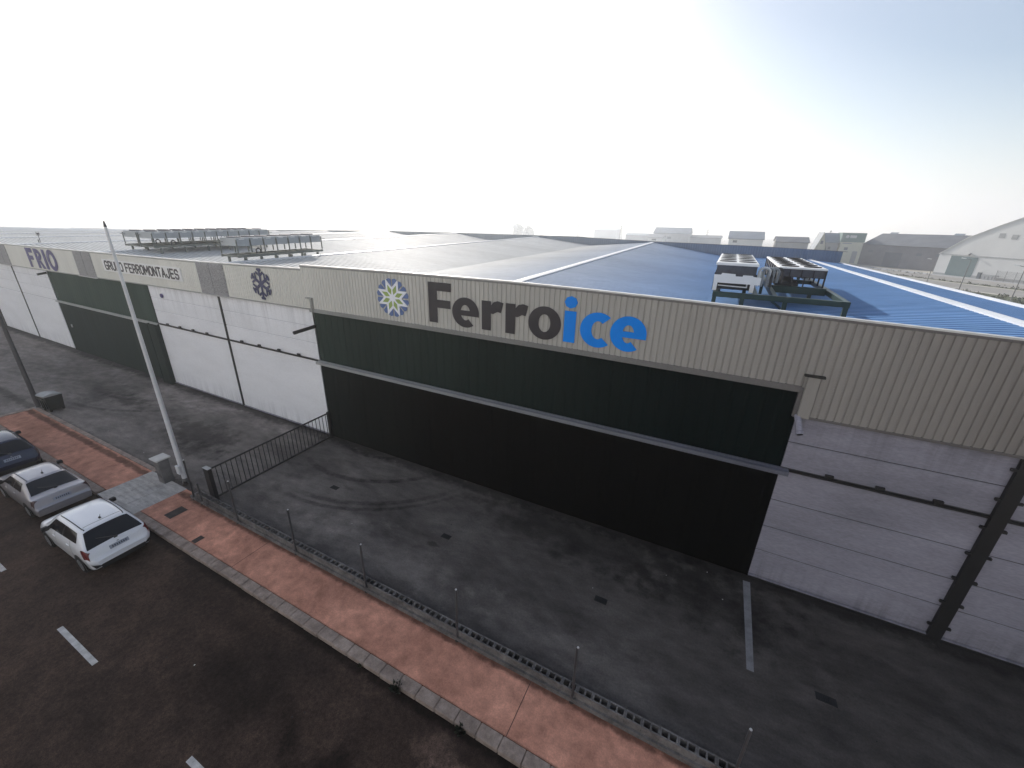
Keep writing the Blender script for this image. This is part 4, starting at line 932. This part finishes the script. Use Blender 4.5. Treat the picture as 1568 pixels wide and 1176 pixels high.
# big white shed
sd=thing('white_shed','big white gabled shed with a grey green sliding door at right','building',(A[0],A[1],0))
dirv=Vector((DS[0],DS[1],0)); inv_=Vector((.85098761,.52518577,0))
def SP(u,z,t=0): q=Vector((A[0],A[1],0))+dirv*u-inv_*t+Vector((0,0,z)); return tuple(q)
def SD(b,name,m,par=None):
    o=b.build(name,M[m],par or sd)
    if par is None: o.matrix_parent_inverse=Matrix.Translation(-Vector(sd.location))
    return o
gab=[(0,-.2),(44,-.2),(44,6.0),(38,10.8),(22,17.6),(20,17.4),(13.2,14.3),(6.1,10.8),(0,6.0)]
b=MB(); b.poly(gab,lambda u,v,d:SP(u,v,-d),38); SD(b,'wall','bwhite')
b=MB()
rl=[(-.15,5.95),(6.1,10.85),(13.2,14.38),(20,17.48),(22,17.75)]
for (u0,z0),(u1,z1) in zip(rl[:-1],rl[1:]):
    b.add([SP(u0,z0+.05,.25),SP(u1,z1+.05,.25),SP(u1,z1+.05,-38.2),SP(u0,z0+.05,-38.2),SP(u0,z0-.2,.25),SP(u1,z1-.2,.25)],[(0,1,2,3),(4,5,1,0)])
SD(b,'roof','coping')
b=MB(); b.box(0,1,0,1,0,1); b=MB(); b.poly([(3.6,-.1),(10.9,-.1),(10.9,5.45),(3.6,5.65)],lambda u,v,d:SP(u,v,.03+d),.05); SD(b,'sliding_door','doorgreen')
b=MB(); b.poly([(0,5.85),(44,5.6),(44,5.72),(0,6.0)],lambda u,v,d:SP(u,v,.03+d),.12); SD(b,'ledge','bmid')
for u,z in ((13.6,11.0),(16.6,10.7),(19.6,10.5)):
    b=MB(); b.poly([(u,z),(u+1.4,z),(u+1.4,z+1.2),(u,z+1.2)],lambda u_,v,d:SP(u_,v,.02+d),.05); SD(b,'window','bmid')
b=MB(); b.poly([(12.9,-.2),(13.7,-.2),(13.7,1.6),(12.9,1.6)],lambda u,v,d:SP(u,v,.4+d),.5); SD(b,'gate_pillar','winfar')
b=MB(); b.poly([(0,-.2),(3.5,-.2),(3.5,.35),(0,.35)],lambda u,v,d:SP(u,v,.02+d),.05); SD(b,'plinth','bmid')
b=MB(); b.poly([(11.0,-.2),(24,-.2),(24,.5),(11,.5)],lambda u,v,d:SP(u,v,.02+d),.05); SD(b,'plinth','bmid')
b=MB(); b.cyl(SP(8.6,6.5,.1),SP(8.9,6.2,.9),.2,.25,8); SD(b,'wall_lamp','winfar')
# small white vehicle-height things on the shed forecourt: a low boundary wall and mesh fence
lw=thing('low_wall','low pale wall with openings before the white shed','wall',(66,165,0)); 
b=MB()
for k in range(4): b.poly([(14.6+k*.9,-.19),(15.3+k*.9,-.19),(15.3+k*.9,.8),(14.6+k*.9,.8)],lambda u,v,d:SP(u,v,1.2+d),.2)
b.poly([(14.4,.81),(18.4,.81),(18.4,1.25),(14.4,1.25)],lambda u,v,d:SP(u,v,1.15+d),.3); o=b.build('wall',M['bmid'],lw); o.matrix_parent_inverse=Matrix.Translation(-Vector(lw.location))
fe=thing('mesh_fence','grey wire mesh fence with posts before the white shed','fence',(69,160,0))
for k in range(8):
    b=MB(); b.cyl(SP(18.6+k*2.2,-.19,2.5),SP(18.6+k*2.2,2.6,2.5),.05,.05,6); o=b.build('post',M['wire'],fe); o.matrix_parent_inverse=Matrix.Translation(-Vector(fe.location))
b=MB()
for k in range(70): b.beam(SP(18.6+k*.22,.1,2.5),SP(18.6+k*.22,2.5,2.5),.02,.02)
for k in range(9): b.beam(SP(18.6,.1+k*.3,2.5),SP(34,.1+k*.3,2.5),.02,.02)
o=b.build('mesh',M['wire'],fe); o.matrix_parent_inverse=Matrix.Translation(-Vector(fe.location))
# long dark shed
D2=(.61663462,-.78724948); A2=(45.85,214.21)
dk=thing('dark_shed','long dark grey shed with low pitched roof behind the white shed','building',(A2[0],A2[1],0))
d2=Vector((D2[0],D2[1],0)); i2=Vector((.78724948,.61663462,0))
def DP(u,z,t=0): return tuple(Vector((A2[0],A2[1],0))+d2*u-i2*t+Vector((0,0,z)))
def DK(b,name,m):
    o=b.build(name,M[m],dk); o.matrix_parent_inverse=Matrix.Translation(-Vector(dk.location)); return o
b=MB(); b.add([DP(0,-.2),DP(46,-.2),DP(46,7.4),DP(0,7.4),DP(0,-.2,-16),DP(46,-.2,-16),DP(46,7.4,-16),DP(0,7.4,-16),DP(0,11.4,-8),DP(46,11.4,-8)],[(0,1,2,3),(1,5,6,9,2),(0,3,8,7,4),(4,7,6,5)]); DK(b,'wall','bgrey')
b=MB()
for a in range(0,46): 
    b.add([DP(a,7.42,.4),DP(a+.98,7.42,.4),DP(a+.98,11.5,-8),DP(a,11.5,-8)],[(0,1,2,3)])
b.add([DP(-.2,7.38,.4),DP(46.2,7.38,.4),DP(46.2,11.46,-8),DP(-.2,11.46,-8)],[(0,1,2,3)]); b.add([DP(-.2,11.46,-8),DP(46.2,11.46,-8),DP(46.2,7.3,-16.4),DP(-.2,7.3,-16.4)],[(0,1,2,3)]); DK(b,'roof','rdark')
b=MB(); b.poly([(9.5,-.1),(15.5,-.1),(15.5,5.0),(9.5,5.0)],lambda u,v,d:DP(u,v,.02+d),.05); DK(b,'door','rdark')
for u,z in ((3,4.6),(20,4.4),(26,4.5)): b=MB(); b.poly([(u,z),(u+1.8,z),(u+1.8,z+.9),(u,z+.9)],lambda u_,v,d:DP(u_,v,.02+d),.05); DK(b,'window','winfar')
for u in (3,24): b=MB(); b.add([DP(u,11.3,-7.2),DP(u+3,11.3,-7.2),DP(u+3,12.0,-8),DP(u,12.0,-8)],[(0,1,2,3)]); DK(b,'roof_vent','rgrey')
# cream office with green fascia
co=thing('cream_office','cream two storey building with a grey green fascia beside the dark shed','building',(45,213,0))
b=MB(); b.box(38.6,45.9,214,222,-.2,8.0); o=b.build('wall',M['byellow'],co); o.matrix_parent_inverse=Matrix.Translation(-Vector(co.location))
def CO(b,name,m):
    o=b.build(name,M[m],co); o.matrix_parent_inverse=Matrix.Translation(-Vector(co.location)); return o
b=MB(); b.box(38.4,46.1,213.8,222.2,8.003,11.45); CO(b,'fascia','rgreen')
b=MB(); b.box(41.0,43.1,213.72,213.79,9.5,10.5); b.cyl((40.2,213.79,10),(40.2,213.72,10),.6,.6,14); CO(b,'fascia_panel','bwhite')
b=MB(); b.box(40.2,41.4,213.95,213.999,5.0,6.0); CO(b,'window','winfar')
b=MB(); b.box(43.2,44.8,213.95,213.999,.1,4.6); CO(b,'door','bmid')
b=MB(); b.box(39.2,42.2,213.93,213.999,7.3,7.7); CO(b,'sign_strip','bmid')
# pale house with gable, grey roofed house
def gable(name,label,x0,x1,y0,y1,ze,zr,mw,mr,axis='x',wins=()):
    t=thing(name,label,'building',((x0+x1)/2,y0,0)); O=Matrix.Translation(-Vector(t.location))
    b=MB()
    if axis=='x':
        ym=(y0+y1)/2; b.add([(x0,y0,-.2),(x1,y0,-.2),(x1,y1,-.2),(x0,y1,-.2),(x0,y0,ze),(x1,y0,ze),(x1,y1,ze),(x0,y1,ze),(x0,ym,zr),(x1,ym,zr)],[(0,1,5,4),(2,3,7,6),(1,2,6,9,5),(3,0,4,8,7)])
        r=MB(); e=.4; sl=(zr-ze)/(ym-y0)
        r.add([(x0-e,y0-e,ze-sl*e+.05),(x1+e,y0-e,ze-sl*e+.05),(x1+e,ym,zr+.05),(x0-e,ym,zr+.05),(x1+e,y1+e,ze-sl*e+.05),(x0-e,y1+e,ze-sl*e+.05),(x0-e,y0-e,ze-sl*e-.2),(x1+e,y0-e,ze-sl*e-.2)],[(0,1,2,3),(3,2,4,5),(6,7,1,0)])
    else:
        xm=(x0+x1)/2; b.add([(x0,y0,-.2),(x1,y0,-.2),(x1,y1,-.2),(x0,y1,-.2),(x0,y0,ze),(x1,y0,ze),(x1,y1,ze),(x0,y1,ze),(xm,y0,zr),(xm,y1,zr)],[(0,1,5,8,4),(1,2,6,5),(2,3,7,9,6),(3,0,4,7)])
        r=MB(); e=.4; sl=(zr-ze)/(xm-x0)
        r.add([(x0-e,y0-e,ze-sl*e+.05),(xm,y0-e,zr+.05),(xm,y1+e,zr+.05),(x0-e,y1+e,ze-sl*e+.05),(x1+e,y0-e,ze-sl*e+.05),(x1+e,y1+e,ze-sl*e+.05)],[(0,1,2,3),(1,4,5,2)])
    o=b.build('wall',M[mw],t); o.matrix_parent_inverse=O
    o=r.build('roof',M[mr],t); o.matrix_parent_inverse=O
    for wx,wz,ww,wh2 in wins:
        b=MB(); b.box(wx,wx+ww,y0-.08,y0-.01,wz,wz+wh2); o=b.build('window',M['winfar'],t); o.matrix_parent_inverse=O
    return t
gable('cream_house','cream gabled house left of the green fascia office',30.4,33.6,212,224,6.0,11.4,'byellow','rgrey','y',((31.6,7,.9,1.2),))
gable('grey_roof_house','low house with blue grey roof joined to the cream office',33.9,38.2,215,225,7.9,11.2,'bmid','rgrey','x',((35,5,.8,1),))
t=gable('pale_hall','pale hall with grey overhanging roof in mid distance above the back parapet',-1.6,10.8,200,216,8.3,11.0,'bwhite','rgrey','x',((0.0,6.6,1.5,.9),))
gable('low_grey_shed','low pale shed with dull grey roof right of the pale hall',15.6,26.4,202,214,7.6,9.4,'bmid','rdark','x')
gable('grey_block','wide grey block with flat looking roof beyond the right hand ridge end',-40.5,-21.8,255,270,9.2,12.0,'bmid','rgrey','x',((-38,6,2,1.2),(-33,6,2,1.2)))
gable('white_cottage','small white building before the wide grey block',-40.6,-33,238,246,7.0,8.4,'bwhite','bmid','x',((-38.5,5.4,2.2,.8),))
gable('hazy_shed','pale shed dissolving in haze between two far pylons',-112,-92,380,396,9.0,10.2,'bmid','rgrey','x')
gable('hazy_hall','long hall almost lost in haze left of the far trees',-252,-210,390,410,9.5,11.2,'bmid','rgrey','x')
gable('hazy_long_shed','longest low shed almost lost in haze nearer the sun',-375,-270,395,420,6.5,8.6,'bmid','rgrey','x')
gable('hazy_row','low terrace in haze right of the last pylon',-66,-48,300,312,6.8,8.0,'bmid','rgrey','x')
gable('hazy_low_block','low grey block in haze left of the pale hall',-22,-6,262,275,7.2,8.4,'bmid','rdark','x')
# distant trees
def tree(x,y,h,w_,label):
    t=thing('tree',label,'tree',(x,y,-.2),group='trees in the far haze'); rn=random.Random(int(x))
    b=MB(); b.cyl((0,0,0),(0,0,h*.5),.35,.2,8)
    for k in range(5):
        a=rn.uniform(0,6.28); b.cyl((0,0,h*rn.uniform(.3,.5)),(math.cos(a)*w_*.35,math.sin(a)*w_*.35,h*rn.uniform(.6,.85)),.14,.05,6)
    b.build('trunk',M['bark'],t)
    b=MB(); cl=[(Vector((rn.uniform(-.36,.36)*w_,rn.uniform(-.36,.36)*w_,h*rn.uniform(.35,.86))),rn.uniform(.16,.28)*w_) for _ in range(16)]
    for c_,r in cl:
        for k in range(70):
            d=Vector((rn.gauss(0,1),rn.gauss(0,1),rn.gauss(0,1))).normalized()*r*rn.uniform(.6,1.05); q=c_+d; s=.10*w_*rn.uniform(.4,1)
            a=Vector((rn.gauss(0,1),rn.gauss(0,1),rn.gauss(0,1))).normalized()*s; e=a.orthogonal().normalized()*s*.6
            b.add([q-a,q+e,q+a,q-e],[(0,1,2,3)])
    b.build('crown',M['leaf'],t)
for x,y,h,w_,l in ((-148.5,300,12.3,9,'dark rounded tree in the haze, left of the far pair'),(-139.5,300,11.6,10,'dark rounded tree in the haze, right of the far pair'),(-225,400,12.4,9,'faint tree rising over the hazy hall')):
    tree(x,y,h,w_,l)
# pylons, thin masts, street lamps of the far lots
def pylon(x,y,h,label):
    t=thing('pylon',label,'pylon',(x,y,-.2),group='power pylons in the haze')
    b=MB(); w_=1.1
    for sx in (-1,1):
        for sy in (-1,1): b.beam((sx*w_,sy*w_,0),(sx*.2,sy*.2,h),.16,.16)
    k=0; z=0
    while z<h-1:
        f0=1-z/h*.82; z2=min(h,z+1.8*f0+.5); f1=1-z2/h*.82
        for sy in (-1,1): b.beam((-w_*f0,sy*w_*f0,z),(w_*f1,sy*w_*f1,z2),.09,.09); b.beam((w_*f0,sy*w_*f0,z),(-w_*f1,sy*w_*f1,z2),.09,.09)
        z=z2
    b.build('tower',M['wire'],t)
    b=MB()
    for zz,l in ((h-.6,2.2),(h-2.0,2.8)): b.beam((-l,0,zz),(l,0,zz),.14,.14)
    b.build('cross_arm',M['wire'],t)
for x,y,h,l in ((-100,300,14.3,'tallest lattice pylon in the haze over the roof'),(-69.5,300,13.0,'lattice pylon in the haze right of the hazy shed'),(-128.5,300,11.4,'short lattice pylon right of the far trees'),(-240,300,14.0,'faintest lattice pylon towards the sun'),(-15.2,300,12.0,'lone thin pylon left of the pale hall')): pylon(x,y,h,l)
def far_lamp(x,y,h,dx,dy,label):
    t=thing('street_lamp',label,'street lamp',(x,y,-.2),group='street lamps on the far street')
    b=MB(); b.cyl((0,0,0),(0,0,h),.10,.06,8); b.build('pole',M['wire'],t)
    b=MB(); b.cyl((0,0,h-.05),(dx,dy,h+.15),.045,.04,8); b.build('arm',M['wire'],t)
    b=MB(); b.beam((dx*.8,dy*.8,h+.17),(dx*1.6,dy*1.6,h+.22),.28,.14); b.build('lamp_head',M['unitwhite'],t)
far_lamp(46.3,144.2,5.7,-.9,.1,'grey street lamp with pale head before the dark shed wall')
far_lamp(45.2,123.3,6.9,-.9,.3,'grey street lamp standing before the grey green shed door')
far_lamp(47.2,108.5,6.6,-.9,.3,'grey street lamp nearest the right edge of the view')
# chimney-like cowl of the cream house
t=thing('roof_cowl','small forked cowl on the roofs beside the cream gabled house','cowl',(35.6,222,11.0)); b=MB(); b.cyl((0,0,-.5),(0,0,1.2),.12,.12,8); b.build('post',M['wire'],t)
b=MB(); b.beam((0,0,1.2),(-.5,0,.4),.1,.1); b.beam((0,0,1.2),(.5,0,.4),.1,.1); b.build('stay',M['wire'],t)

# ------------------------------------------------------------------ render settings
scene.view_settings.view_transform='Standard'; scene.view_settings.look='None'; scene.view_settings.exposure=0
scene.render.engine='CYCLES'; c=scene.cycles
c.use_denoising=True; c.max_bounces=6; c.diffuse_bounces=3; c.glossy_bounces=3; c.transmission_bounces=2; c.volume_bounces=4; c.transparent_max_bounces=6
c.sample_clamp_indirect=4; c.use_adaptive_sampling=True
